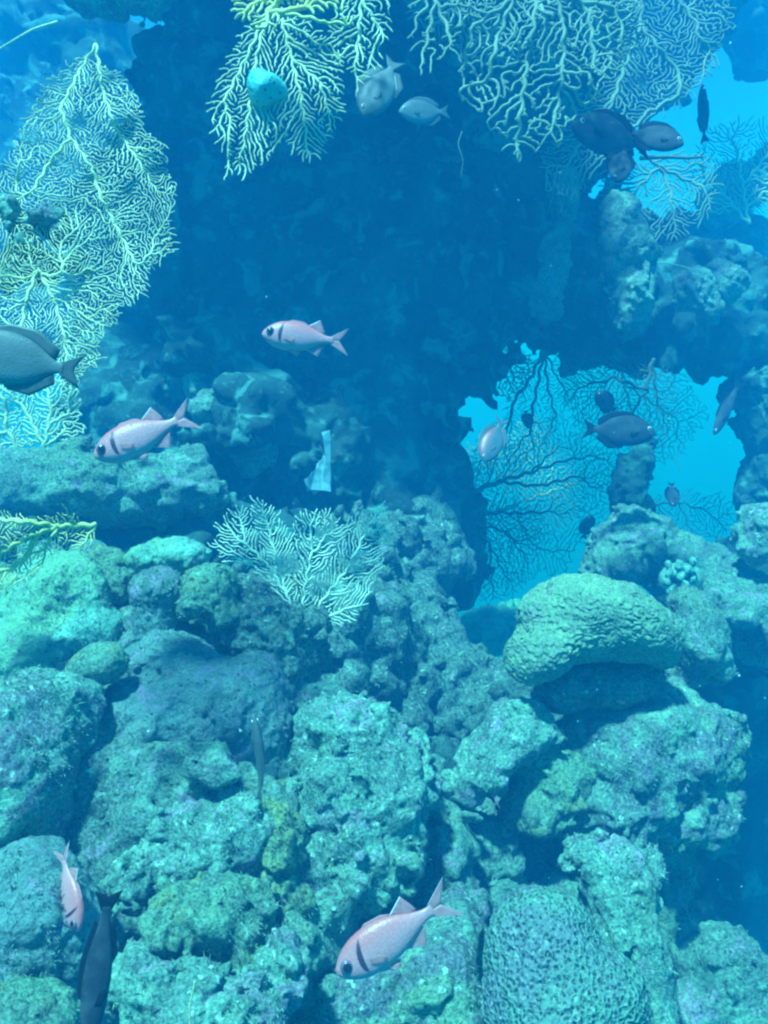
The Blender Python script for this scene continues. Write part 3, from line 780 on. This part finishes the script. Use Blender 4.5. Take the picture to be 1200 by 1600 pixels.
sea_fan('hazy blue net-like sea fan at the left edge below the tail of the dark fish',
        [(-40, 600), (30, 590), (100, 600), (124, 625), (122, 680), (90, 708), (60, 690), (-40, 720)],
        [[(60, 770), (70, 700), (80, 640)], [(70, 700), (40, 640), (10, 610)], [(60, 770), (20, 690)]],
        3.2, M['fan_pale'], spacing=8, step=4, tip=1.3, rmax=3, seed=17, link=10)
sea_fan('pale hazy sea fan far off near the right edge above the distant reef hump',
        [(1090, 330), (1080, 260), (1110, 205), (1160, 190), (1230, 200), (1230, 330)], [[(1170, 350), (1160, 290), (1150, 230)], [(1160, 290), (1200, 240)], [(1170, 350), (1110, 280)]],
        5.0, M['fan_pale'], spacing=8, step=4.5, tip=1.0, rmax=2.5, seed=43)
# fans across the bright opening, their silhouettes put into the dark stem colour
sea_fan('dark sea fan with thick arms reaching into the bright opening from the left rock',
        [(720, 730), (770, 700), (830, 690), (870, 690), (930, 700), (968, 720), (950, 760), (900, 800), (850, 830), (800, 850), (740, 820), (725, 780)],
        [[(640, 800), (720, 775), (780, 752), (830, 738), (880, 720), (930, 712), (965, 730)], [(780, 752), (840, 760), (900, 745)], [(640, 800), (730, 800), (800, 802), (860, 800), (900, 815)], [(830, 738), (870, 700), (930, 660)]],
        3.9, M['fan_faint'], stem_mat=M['fan_dark'], thick=1.7, spacing=8, step=5, tip=0.5, rmax=6, expo=1.6, seed=21, group='dark sea fans across the opening', link=6)
sea_fan('dark sea fan drooping into the lower left of the bright opening',
        [(720, 800), (780, 790), (840, 800), (850, 850), (830, 880), (800, 930), (760, 940), (720, 900), (700, 870)],
        [[(660, 810), (730, 815), (765, 850), (785, 890), (810, 930)], [(730, 815), (790, 830), (820, 870)], [(765, 850), (770, 930)]],
        3.85, M['fan_faint'], stem_mat=M['fan_dark'], thick=1.7, spacing=8, step=5, tip=0.5, rmax=5, expo=1.7, seed=22, group='dark sea fans across the opening', link=6)
sea_fan('dark sea fan hanging from the roof into the left half of the opening',
        [(790, 560), (870, 560), (900, 590), (880, 640), (860, 690), (830, 720), (790, 740), (735, 740), (740, 700), (790, 650), (800, 600)],
        [[(850, 545), (855, 600), (868, 650), (850, 690), (820, 740)], [(850, 545), (840, 600), (830, 650)], [(850, 545), (870, 590)], [(850, 545), (830, 590), (800, 630)]],
        4.0, M['fan_faint'], stem_mat=M['fan_dark'], thick=1.7, spacing=8, step=5, tip=0.5, rmax=5, expo=1.7, seed=23, group='dark sea fans across the opening', link=6)
sea_fan('dark sea fan hanging from the roof into the right half of the opening',
        [(880, 570), (930, 555), (1000, 570), (1050, 580), (1060, 630), (1040, 690), (1000, 700), (950, 690), (900, 660), (880, 620)],
        [[(1020, 560), (1010, 610), (990, 640), (960, 680)], [(1020, 560), (1025, 620), (1040, 660)], [(1010, 610), (960, 590), (930, 600)]],
        4.1, M['fan_faint'], stem_mat=M['fan_dark'], thick=1.7, spacing=8, step=5, tip=0.5, rmax=4, expo=1.8, seed=24, group='dark sea fans across the opening', link=6)
sea_fan('faint sea fan on the right of the opening beyond the rock pinnacle',
        [(1015, 780), (1070, 770), (1130, 780), (1150, 820), (1110, 840), (1060, 850), (1020, 830)],
        [[(1000, 790), (1060, 785), (1110, 800)], [(1060, 785), (1080, 830)]],
        4.4, M['fan_faint'], stem_mat=M['fan_dark'], thick=1.7, spacing=8, step=5, tip=0.5, rmax=3, seed=25, group='dark sea fans across the opening', link=6)
sea_fan('light net-like sea fan filling the upper left corner of the opening',
        [(735, 545), (790, 540), (830, 560), (825, 600), (790, 620), (760, 600), (745, 570)],
        [[(820, 530), (800, 560), (770, 590)], [(800, 560), (760, 555)]],
        4.2, M['fan_pale'], spacing=8, step=4, tip=1.0, rmax=2, seed=26, group='dark sea fans across the opening', link=9)
for lab, poly, tr, sd in [
    ('faintest fine net of sea fan far behind the silhouetted fish', [(880, 560), (1060, 560), (1100, 640), (1060, 720), (980, 720), (900, 660)], [[(960, 540), (975, 600), (1000, 690)], [(975, 600), (1050, 650)]], 31),
    ('faint fine net of sea fan far behind the thick dark arms', [(730, 700), (860, 650), (960, 720), (950, 800), (880, 880), (760, 920), (720, 820)], [[(690, 830), (800, 790), (940, 740)], [(800, 790), (830, 850)]], 32)]:
    sea_fan(lab, poly, tr, 5.6, M['fan_pale'], spacing=9, step=5, tip=0.6, rmax=2, seed=sd, link=9, group='dark sea fans across the opening')

# thin whips
def whip(label, pts, mat, r=0.003, name='sea_whip'):
    P = np.array([at(*p) for p in pts])
    t = np.linspace(0, 1, len(P)); tt = np.linspace(0, 1, 24)
    Q = np.stack([np.interp(tt, t, P[:, i]) for i in range(3)], 1)
    for _ in range(3): Q[1:-1] = (Q[:-2] + 2 * Q[1:-1] + Q[2:]) / 4
    V, F = tube_arrays([(Q - Q[0], np.linspace(r, r * .5, 24))], 6)
    o = mesh_obj(name, V, F, mat); o.location = Q[0]
    return tag(o, label, 'sea whip')
whip('thin pale whip arching over the pointed hanging rock', [(1105, 432, 3.75), (1080, 420, 3.75), (1050, 412, 3.75), (1015, 411, 3.8)], M['fan_pale'], .004)
whip('thin drooping whip in the dark under the thick fingered fan', [(722, 205, 2.6), (715, 225, 2.6), (724, 250, 2.6), (720, 276, 2.6)], M['fan_shade_grey'], .0014)
whip('pale whip slanting across the top left corner', [(90, 34, 2.2), (50, 46, 2.2), (0, 76, 2.2), (-30, 95, 2.2)], M['fan_pale'], .004)
whip('thin whip standing on the lowest lumpy coral at the bottom edge', [(297, 1610, 1.3), (296, 1575, 1.3), (302, 1545, 1.3), (304, 1533, 1.3)], M['fan_pale'], .002)
whip('dark twig sticking out to the right of the dark fish group', [(1000, 247, 2.95), (1040, 245, 2.95), (1075, 247, 2.95), (1098, 245, 2.95)], M['fan_dark'], .008, 'sea_whip')

# turquoise egg shape with dark specks
def sponge():
    m, nt, bs = new_mat('turquoise_speckled')
    co = nd(nt, 'ShaderNodeTexCoord').outputs['Object']
    v = nd(nt, 'ShaderNodeTexVoronoi'); v.inputs['Scale'].default_value = 75; nt.links.new(co, v.inputs['Vector'])
    c = mix(nt, ramp(nt, v.outputs['Distance'], 0.17, 0.25), (0.01, 0.06, 0.08), (0.05, 0.36, 0.31))
    nt.links.new(c, bs.inputs['Base Color']); bs.inputs['Roughness'].default_value = 0.6
    bump(nt, bs, noise(nt, co, 160, 3), 0.4, 0.003)
    o = reef('spotted_egg_shape', [(407, 142, 1.71, 22, 32, 0.034, 10), (424, 138, 1.71, 20, 20, 0.03), (438, 146, 1.71, 9, 9, 0.015)], m, turf=0, h=0.0022, k=0.02, big=(0.008, 14), lumps=(0, 1), fine=(0.0008, 90))
    tag(o, 'turquoise egg-shaped form with dark specks on the hanging sea fan', 'sponge')
sponge()
# torn scrap on the cave wall
def scrap():
    m, nt, bs = new_mat('pale_scrap')
    co = nd(nt, 'ShaderNodeTexCoord').outputs['Object']
    c = mix(nt, ramp(nt, noise(nt, co, 30, 4), 0.4, 0.65), (0.16, 0.31, 0.33), (0.07, 0.18, 0.21))
    nt.links.new(c, bs.inputs['Base Color']); bs.inputs['Roughness'].default_value = 0.5
    pts = [(516, 672), (517, 768), (502, 766), (490, 774), (485, 765), (480, 770), (478, 758), (475, 749), (482, 745), (487, 738), (493, 733), (496, 724), (502, 718), (508, 704), (505, 696), (500, 688), (504, 682), (502, 675)]
    F0 = np.array([at(x, y, 2.9 + 0.02 * math.sin(y * .09)) for x, y in pts]); B0 = np.array([at(x, y, 2.908 + 0.02 * math.sin(y * .09)) for x, y in pts])
    n = len(pts); org = F0.mean(0)
    F = [tuple(range(n))[::-1], tuple(range(n, 2 * n))] + [(i, (i + 1) % n, n + (i + 1) % n, n + i) for i in range(n)]
    o = mesh_obj('torn_scrap', np.concatenate([F0, B0]), F, m, origin=org, smooth=False)
    tag(o, 'pale blue torn triangular scrap against the dark cave wall', 'scrap')
scrap()

# ------------------------------------------------------------------ fish
def fish_mat(name, back, side, belly, bar=None, scale_amt=0.28, rough=0.4):
    m, nt, bs = new_mat(name)
    co = nd(nt, 'ShaderNodeTexCoord').outputs['Object']
    sp = nd(nt, 'ShaderNodeSeparateXYZ'); nt.links.new(co, sp.inputs[0])
    c = mix(nt, ramp(nt, sp.outputs[2], -0.02, 0.15), side, back)
    c = mix(nt, ramp(nt, sp.outputs[2], -0.13, -0.03), belly, c)
    v = nd(nt, 'ShaderNodeTexVoronoi'); v.inputs['Scale'].default_value = 46
    mp = nd(nt, 'ShaderNodeMapping'); mp.inputs[3].default_value = (1, 0.25, 1.25); nt.links.new(co, mp.inputs[0]); nt.links.new(mp.outputs[0], v.inputs['Vector'])
    c = mix(nt, ramp(nt, v.outputs['Distance'], 0.2, 0.65, 0, scale_amt), c, mix(nt, 0.6, c, (0.05, 0.05, 0.08)))
    c = mix(nt, ramp(nt, noise(nt, co, 8, 4), 0.4, 0.7, 0, 0.3), c, mix(nt, 0.5, c, (0.2, 0.2, 0.22)))
    if bar:
        bx, bz, rx, rz, lean = bar
        ux = math_n(nt, 'SUBTRACT', sp.outputs[0], bx); uz = math_n(nt, 'SUBTRACT', sp.outputs[2], bz)
        ux = math_n(nt, 'ADD', ux, math_n(nt, 'MULTIPLY', uz, lean))
        ux = math_n(nt, 'ADD', ux, math_n(nt, 'MULTIPLY', math_n(nt, 'MULTIPLY', uz, uz), 2.0))
        d = math_n(nt, 'ADD', math_n(nt, 'POWER', math_n(nt, 'ABSOLUTE', math_n(nt, 'DIVIDE', ux, rx)), 2), math_n(nt, 'POWER', math_n(nt, 'ABSOLUTE', math_n(nt, 'DIVIDE', uz, rz)), 2))
        c = mix(nt, ramp(nt, d, 0.5, 1.3), (0.06, 0.02, 0.04), c)
    nt.links.new(c, bs.inputs['Base Color'])
    bs.inputs['Roughness'].default_value = rough; bs.inputs['Specular IOR Level'].default_value = 0.4
    bump(nt, bs, v.outputs['Distance'], 0.13, 0.003)
    return m
def plain(name, col, rough=0.5, spec=0.4, rays=0):
    m, nt, bs = new_mat(name)
    co = nd(nt, 'ShaderNodeTexCoord').outputs['Object']
    c = mix(nt, ramp(nt, noise(nt, co, 25, 3), 0.35, 0.65), col, tuple(x * 0.8 for x in col))
    nt.links.new(c, bs.inputs['Base Color']); bs.inputs['Roughness'].default_value = rough; bs.inputs['Specular IOR Level'].default_value = spec
    if rays: bs.inputs['Alpha'].default_value = 1 - rays
    return m
FM = {
 'pink': fish_mat('pink_fish_skin', (0.68, 0.13, 0.13), (0.68, 0.24, 0.25), (0.66, 0.32, 0.33), bar=(0.215, 0.02, 0.020, 0.11, 0.15)),
 'grey': fish_mat('grey_fish_skin', (0.06, 0.08, 0.07), (0.08, 0.11, 0.095), (0.13, 0.17, 0.15), rough=0.6),  # own grey, taken darker for the fish that hang in shade
 'dark': fish_mat('shade_dark_fish_skin', (0.006, 0.010, 0.012), (0.010, 0.014, 0.018), (0.016, 0.022, 0.028), rough=0.8),  # near black carries the shade of fish seen against the light
 'silver': fish_mat('pale_fish_skin', (0.40, 0.08, 0.09), (0.07, 0.10, 0.11), (0.09, 0.12, 0.13)),
}
FIN = {'pink': plain('pink_fin', (0.66, 0.24, 0.25), 0.5, 0.4, 0.35), 'grey': plain('grey_fin', (0.06, 0.08, 0.07)), 'dark': plain('shade_dark_fin', (0.008, 0.012, 0.015), 0.8, 0.1), 'silver': plain('pale_fin', (0.10, 0.11, 0.12))}
WHITE = plain('white_fin_edge', (0.62, 0.60, 0.62))
PUPIL = plain('fish_pupil', (0.01, 0.01, 0.02), 0.15, 0.6)
IRIS = plain('fish_iris', (0.20, 0.10, 0.14), 0.3)
IRIS2 = plain('pale_fish_iris', (0.75, 0.75, 0.65), 0.3)

# stations: x, top, bottom, half width   (length 1, snout at +0.5)
SHAPES = {
 'soldier': [(.40, .008, -.012, .006), (.392, .025, -.03, .022), (.37, .052, -.055, .04), (.33, .088, -.088, .058), (.27, .122, -.122, .072), (.2, .145, -.143, .078), (.1, .155, -.15, .078), (0, .145, -.14, .07), (-.1, .115, -.11, .054), (-.19, .07, -.068, .035), (-.26, .042, -.042, .022), (-.31, .036, -.036, .016), (-.34, .046, -.046, .010)],
 'oval': [(.42, .006, -.01, .006), (.41, .025, -.03, .02), (.38, .065, -.065, .036), (.33, .115, -.11, .05), (.25, .165, -.155, .062), (.15, .195, -.185, .066), (.03, .2, -.19, .064), (-.1, .17, -.165, .052), (-.2, .115, -.11, .034), (-.28, .06, -.058, .02), (-.33, .04, -.04, .013), (-.36, .045, -.045, .008)],
 'slim': [(.46, .006, -.008, .006), (.45, .018, -.02, .016), (.42, .034, -.036, .026), (.35, .058, -.06, .038), (.25, .078, -.08, .046), (.1, .088, -.09, .048), (-.05, .082, -.084, .042), (-.18, .06, -.062, .03), (-.28, .038, -.038, .02), (-.35, .028, -.028, .013), (-.39, .034, -.034, .008)],
}
def cubic(xs, ys, t):                                       # smooth interpolation along the stations
    ys = np.asarray(ys); n = len(xs); u = np.linspace(0, n - 1, t); i = np.clip(u.astype(int), 0, n - 2); f = u - i
    m = np.gradient(ys)
    h00 = 2 * f**3 - 3 * f**2 + 1; h10 = f**3 - 2 * f**2 + f; h01 = -2 * f**3 + 3 * f**2; h11 = f**3 - f**2
    return h00 * ys[i] + h10 * m[i] + h01 * ys[i + 1] + h11 * m[i + 1]
def fin(name, base, tip, mats, parent, th=0.007, nu=9, nv=5, edge=True, xform=None, back_edge=False):
    """sheet with thickness from a base line to a tip line, in the fish's XZ plane; the leading strip is white"""
    b = np.array(base, float); t = np.array(tip, float)
    uu = np.linspace(0, 1, nu) ** 1.7
    bu = np.stack([np.interp(uu, np.linspace(0, 1, len(b)), b[:, i]) for i in (0, 1)], 1)
    tu = np.stack([np.interp(uu, np.linspace(0, 1, len(t)), t[:, i]) for i in (0, 1)], 1)
    V, F, mi = [], [], []
    for s in (1, -1):
        for i in range(nu):
            for j in range(nv):
                k = j / (nv - 1); p = bu[i] * (1 - k) + tu[i] * k
                e = th * (1 - 0.75 * k) * (1.0 if 0 < i < nu - 1 else 0.6) * (1.0 if i % 2 else 0.7)
                V.append((p[0], s * e, p[1]))
    o = nu * nv
    for i in range(nu - 1):
        for j in range(nv - 1):
            a = i * nv + j
            F.append((a, a + nv, a + nv + 1, a + 1)); F.append((o + a + 1, o + a + nv + 1, o + a + nv, o + a))
            mi += [1 if (edge and i == 0) or (back_edge and i == nu - 2) else 0] * 2
    rim = [i * nv for i in range(nu)] + [(nu - 1) * nv + j for j in range(1, nv)] + [i * nv + nv - 1 for i in range(nu - 2, -1, -1)] + [j for j in range(nv - 2, 0, -1)]
    for a, c in zip(rim, rim[1:] + rim[:1]):
        F.append((c, a, o + a, o + c)); mi.append(0)
    V = np.array(V)
    if xform is not None: V = xform(V)
    return mesh_obj(name, V, F, mats, parent=parent, fmat=mi)
def make_fish(name, shape, kind, label, cat='fish', group=None, bend=0.0):
    st = SHAPES[shape]
    n, m = 44, 22
    xs = [s[0] for s in st]
    X, Tp, Bt, Wd = (cubic(xs, [s[i] for s in st], n) for i in range(4))
    V = []
    for x, t, b, wd in zip(X, Tp, Bt, Wd):
        zc, hz = (t + b) / 2, (t - b) / 2
        for k in range(m):
            a = k / m * 2 * math.pi; ca, sa = math.cos(a), math.sin(a)
            V.append((x, wd * math.copysign(abs(ca) ** 0.95, ca) * (1 - 0.12 * max(0, sa) ** 2), zc + hz * math.copysign(abs(sa) ** 0.9, sa)))
    F = [(i * m + k, i * m + (k + 1) % m, (i + 1) * m + (k + 1) % m, (i + 1) * m + k) for i in range(n - 1) for k in range(m)]
    F += [tuple(range(m))[::-1], tuple((n - 1) * m + k for k in range(m))]
    def bendf(P):
        P = np.array(P, float)
        if bend: P[:, 1] += bend * np.clip(0.15 - P[:, 0], 0, 1) ** 2
        return P
    root = empty(name, (0, 0, 0)); tag(root, label, cat, group)
    mesh_obj('body', bendf(V), F, FM[kind], parent=root)
    fm = [FIN[kind], WHITE if kind in ('pink', 'silver') else FIN[kind]]
    tx = st[-1][0] + 0.02; th = st[-1][1]
    tl = 0.5 + tx
    E = dict(parent=root, xform=bendf)
    if shape == 'oval':
        fin('tail_fin', [(tx, th), (tx, 0), (tx, -th)], [(-.5, .13), (-.44, 0.02), (-.44, -0.02), (-.5, -.13)], fm, edge=False, th=.006, nu=13, **E)
        fin('dorsal_fin', [(.26, .155), (.1, .19), (-.1, .165), (-.3, .045)], [(.2, .20), (.05, .255), (-.15, .245), (-.32, .13)], fm, edge=False, nu=17, **E)
        fin('anal_fin', [(.05, -.18), (-.1, -.155), (-.3, -.045)], [(0, -.22), (-.16, -.235), (-.32, -.12)], fm, edge=False, nu=13, **E)
        px, pz = .2, -.03
    elif shape == 'soldier':
        fin('tail_fin', [(tx, th * .95), (tx, .0)], [(-.5, .145), (-.47, .09), (-.40, .0)], fm, th=.006, nu=11, **E)
        fin('tail_fin', [(tx, -th * .95), (tx, .0)], [(-.5, -.145), (-.47, -.09), (-.40, .0)], fm, th=.006, nu=11, **E)
        fin('dorsal_fin', [(.14, .15), (.0, .14), (-.06, .125)], [(.10, .172), (-.02, .162), (-.08, .132)], [FIN[kind], FIN[kind]], edge=False, nu=13, **E)
        fin('soft_dorsal_fin', [(-.06, .12), (-.15, .085), (-.21, .055)], [(-.19, .195), (-.225, .12), (-.245, .06)], fm, nu=9, **E)
        fin('anal_fin', [(-.05, -.118), (-.14, -.085), (-.21, -.055)], [(-.19, -.185), (-.22, -.12), (-.245, -.06)], fm, nu=9, **E)
        px, pz = .17, -.03
        for s in (1, -1):
            fin('pelvic_fin', [(.15, -.14), (.09, -.145)], [(.02, -.195), (.0, -.165)], fm, nu=6, parent=root, th=.005,
                xform=lambda P, s=s: bendf(P + np.array([0, s * .025, 0])))
    else:
        fin('tail_fin', [(tx, th), (tx, 0), (tx, -th)], [(-.5, .09), (-.46, 0), (-.5, -.09)], fm, edge=False, th=.006, nu=13, **E)
        fin('dorsal_fin', [(.2, .08), (0, .082), (-.28, .036)], [(.15, .11), (-.05, .12), (-.31, .065)], fm, edge=False, nu=17, **E)
        fin('anal_fin', [(-.02, -.085), (-.28, -.036)], [(-.08, -.115), (-.31, -.06)], fm, edge=False, nu=11, **E)
        px, pz = .22, -.02
    wp = np.interp(-px, -np.array(xs), [s[3] for s in st])
    for s in (1, -1):
        def pec(P, s=s):
            q = np.array(P, float); dx = px - q[:, 0]
            q[:, 1] = q[:, 1] + s * (wp * 0.95 + dx * 0.12)
            return bendf(q)
        fin('pectoral_fin', [(px, pz + .022), (px, pz - .022)], [(px - .10, pz + .0), (px - .115, pz - .025), (px - .08, pz - .05)], fm, parent=root, xform=pec, nu=8, th=.004, edge=False)
    ex, ez, er = {'soldier': (.315, .022, .046), 'oval': (.33, .045, .024), 'slim': (.39, .012, .018)}[shape]
    we = np.interp(-ex, -np.array(xs), [s[3] for s in st])
    for s in (1, -1):
        for nm, rr, mt, dy in (('eye', er, IRIS if kind == 'pink' else IRIS2, 0.0), ('pupil', er * .72, PUPIL, er * .18)):
            VV, FF = [], []
            for i in range(9):
                ph = i / 8 * math.pi
                for k in range(16):
                    a = k / 16 * 2 * math.pi
                    VV.append((ex + rr * math.sin(ph) * math.cos(a), s * (we * 0.95 + dy) + rr * 0.42 * math.cos(ph) * s, ez + rr * math.sin(ph) * math.sin(a)))
            for i in range(8):
                for k in range(16):
                    FF.append((i * 16 + k, i * 16 + (k + 1) % 16, (i + 1) * 16 + (k + 1) % 16, (i + 1) * 16 + k))
            if nm == 'eye': eye = mesh_obj('eye', VV, FF, mt, parent=root)
            else: mesh_obj('pupil', VV, FF, mt, parent=eye)
    return root
def pose(o, px, py, d, length_px, ang, out=0.0, roll=0.0):
    """ang: direction the snout points in the picture (deg, 0 = right, 90 = up); out: turn towards the viewer; roll about its axis"""
    L = length_px / FPX * d
    a, b = R(ang), R(out)
    f = np.array([math.cos(a) * math.cos(b), math.sin(a) * math.cos(b), math.sin(b)])
    sgn = 1 if math.cos(a) >= -1e-6 else -1
    up = np.array([-math.sin(a) * sgn, math.cos(a) * sgn, 0.0])
    up -= f * up.dot(f); up /= np.linalg.norm(up)
    side = np.cross(up, f)
    rr = R(roll); up, side = up * math.cos(rr) + side * math.sin(rr), side * math.cos(rr) - up * math.sin(rr)
    Mx = CR @ np.stack([f, side, up], 1)
    mt = Matrix(Mx.tolist()).to_4x4()
    for i in range(3):
        for j in range(3): mt[i][j] *= L
    p = at(px, py, d)
    mt[0][3], mt[1][3], mt[2][3] = p
    o.matrix_world = mt
    return o
def copy_fish(src, label):
    c = src.copy(); COL.objects.link(c); c['label'] = label
    for ch in src.children:
        k = ch.copy(); COL.objects.link(k); k.parent = c
        for g in ch.children:
            q = g.copy(); COL.objects.link(q); q.parent = k
    return c
GP = 'pink soldierfish'
p1 = make_fish('pink_fish', 'soldier', 'pink', 'pale pink fish swimming left in mid picture before the dark cave', group=GP)
p2 = copy_fish(p1, 'pink fish tilted head down above the mossy rock ledge on the left')
p3 = copy_fish(p1, 'largest pink fish with a dark gill bar, near the bottom edge')
p4 = copy_fish(p1, 'small faded pink fish diving nose down beside the dark slender fish in the lower left')
p5 = make_fish('pale_fish', 'oval', 'silver', 'faint pale fish with a pink back edge in the left part of the bright opening')
pose(p1, 470, 527, 1.75, 150, 176, 8)
pose(p2, 218, 683, 1.5, 186, 206, 12)
pose(p3, 608, 1466, 1.3, 236, 209, 10)
pose(p4, 110, 1395, 1.38, 145, 294, 25, -25)
pose(p5, 770, 690, 3.0, 92, 245, 20, 0)
GD = 'dark reef fish'
g1 = make_fish('grey_fish', 'oval', 'grey', 'dark grey fish cut by the left edge with only its tail half showing', group=GD)
g2 = copy_fish(g1, 'grey fish with a pale eye hanging head down beside the upper centre fan')
g3 = copy_fish(g1, 'dim grey fish just right of the grey fish with the pale eye')
pose(g1, 20, 562, 1.35, 215, 170, 5)
pose(g2, 592, 140, 1.9, 140, 245, 18)
pose(g3, 660, 175, 2.55, 96, 190, 20)
d1 = make_fish('dark_fish', 'oval', 'dark', 'dark fish facing right silhouetted in the bright opening', group=GD)
pose(d1, 972, 673, 3.1, 122, 356, 5)
for px, py, d, L, a, o_, lab in [
    (945, 628, 3.3, 66, 150, 35, 'round dark fish just above the fish silhouetted in the bright opening'),
    (950, 212, 2.5, 160, 175, 20, 'largest of the dark fish huddled under the hazy top right fan'),
    (1025, 215, 2.5, 105, 335, 20, 'dark fish facing right at the right end of the huddled group'),
    (970, 258, 2.45, 95, 250, 25, 'dark fish pointing down at the bottom of the huddled group'),
    (1051, 774, 3.8, 50, 265, 30, 'small dark fish under the faint fan right of the rock pinnacle'),
    (918, 822, 3.7, 52, 80, 35, 'small dark fish left of the rock pinnacle at the foot of the opening'),
    (824, 656, 3.8, 40, 275, 30, 'tiny dark fish among the fan arms in the left part of the opening')]:
    pose(copy_fish(d1, lab), px, py, d, L, a, o_)
s1 = make_fish('slender_fish', 'slim', 'grey', 'slim grey fish standing head up before the grey slab', group='slender fish', bend=0.25)
pose(s1, 407, 1180, 1.55, 150, 98, 10, 62)
s2 = make_fish('slender_fish', 'slim', 'dark', 'dark slender fish hanging vertically in the lower left', group='slender fish', bend=0.15)
pose(s2, 153, 1512, 1.15, 240, 265, 8, 25)
s3 = copy_fish(s2, 'single dark slender fish below the top right corner, right of the huddled group')
pose(s3, 1098, 176, 3.2, 92, 110, 40, 0)
s4 = copy_fish(s2, 'dim dark slender fish pointing down beside the right rock pillar')
pose(s4, 1134, 640, 3.7, 105, 240, 15, 0)

# ------------------------------------------------------------------ fine growth and drifting specks
def algae():
    rng = np.random.default_rng(5)
    V, n_all = [], 0
    for W, Q, dens in TURF:
        A, B_, C, D = (W[Q[:, i]] for i in range(4))
        nn = np.cross(C - A, D - B_); ar = np.linalg.norm(nn, axis=1) / 2; nn /= (2 * ar + 1e-12)[:, None]
        cen = (A + B_ + C + D) / 4
        dist = np.linalg.norm(cen - CL, axis=1)
        patch = perlin(cen * 6.0 + 31) + 0.6 * perlin(cen * 17.0)
        wgt = ar * (patch > 0.12) * (((CL - cen) * nn).sum(1) / dist > -0.1) * (dist < 3.3) * (nn[:, 2] > -0.5)
        if wgt.sum() <= 0: continue
        n = int(min(9000, wgt.sum() * 14000 * dens))
        f = rng.choice(len(Q), n, p=wgt / wgt.sum())
        u, v = rng.random((2, n, 1))
        P = (A[f] * (1 - u) + B_[f] * u) * (1 - v) + (D[f] * (1 - u) + C[f] * u) * v
        d = nn[f] + rng.normal(0, .45, (n, 3)); d /= np.linalg.norm(d, axis=1)[:, None]
        L = rng.uniform(.004, .011, (n, 1)); wd = rng.uniform(.0006, .0013, (n, 1))
        s = np.cross(d, rng.normal(size=(n, 3))); s /= np.linalg.norm(s, axis=1)[:, None] + 1e-9
        bend = rng.normal(0, .3, (n, 3)) * L
        V.append(np.stack([P - s * wd - d * .002, P + s * wd - d * .002, P + d * L * .6 + s * wd * .8 + bend * .3, P + d * L + bend], 1).reshape(-1, 3)); n_all += n
    V = np.concatenate(V)
    m, nt, bs = new_mat('algae_turf')
    co = nd(nt, 'ShaderNodeTexCoord').outputs['Object']
    c = mix(nt, ramp(nt, noise(nt, co, 5, 4), 0.4, 0.6), (0.07, 0.17, 0.11), (0.14, 0.26, 0.18))
    c = mix(nt, ramp(nt, noise(nt, co, 9, 4), 0.58, 0.66), c, (0.22, 0.16, 0.24))
    nt.links.new(c, bs.inputs['Base Color']); bs.inputs['Roughness'].default_value = 0.9
    tag(mesh_obj('algae', V, np.arange(n_all * 4).reshape(-1, 4), m), 'short fuzzy algae turf growing in patches over the reef rocks', kind='stuff')
algae()
def specks():
    rng = np.random.default_rng(8)
    V, F = [], []
    for i in range(260):
        d = rng.uniform(0.7, 3.0)
        c = at(rng.uniform(-100, 1300), rng.uniform(-100, 1700), d)
        r = rng.uniform(.0006, .0017)
        b = len(V)
        for k in range(6):
            q = np.zeros(3); q[k // 2] = 1 if k % 2 else -1
            V.append(c + (q + rng.normal(0, .35, 3)) * r * rng.uniform(.5, 1.4))
        F += [(b + x, b + y, b + z) for x in (0, 1) for y in (2, 3) for z in (4, 5)]
    m = plain('drifting_speck', (0.30, 0.45, 0.42), 0.8, 0.1)
    tag(mesh_obj('drifting_specks', np.array(V), F, m, smooth=False), 'tiny pale specks of matter drifting in the water', kind='stuff')
specks()

# ------------------------------------------------------------------ the water
def haze():
    x0, x1, y0, y1, z0, z1 = -30, 30, -26, 34, -10.8, 5.8
    V = [(x, y, z) for x in (x0, x1) for y in (y0, y1) for z in (z0, z1)]
    F = [(0, 1, 3, 2), (4, 6, 7, 5), (0, 4, 5, 1), (2, 3, 7, 6), (0, 2, 6, 4), (1, 5, 7, 3)]
    m = bpy.data.materials.new('water_haze'); m.use_nodes = True
    nt = m.node_tree; nt.nodes.clear()
    out = nt.nodes.new('ShaderNodeOutputMaterial'); v = nt.nodes.new('ShaderNodeVolumePrincipled')
    v.inputs['Color'].default_value = (0.008, 0.36, 0.92, 1)
    v.inputs['Absorption Color'].default_value = (0.0, 0.6, 1.0, 1)
    v.inputs['Density'].default_value = 0.122
    v.inputs['Anisotropy'].default_value = 0.0
    nt.links.new(v.outputs[0], out.inputs['Volume'])
    tag(mesh_obj('haze', V, F, m, smooth=False), kind='stuff')
haze()
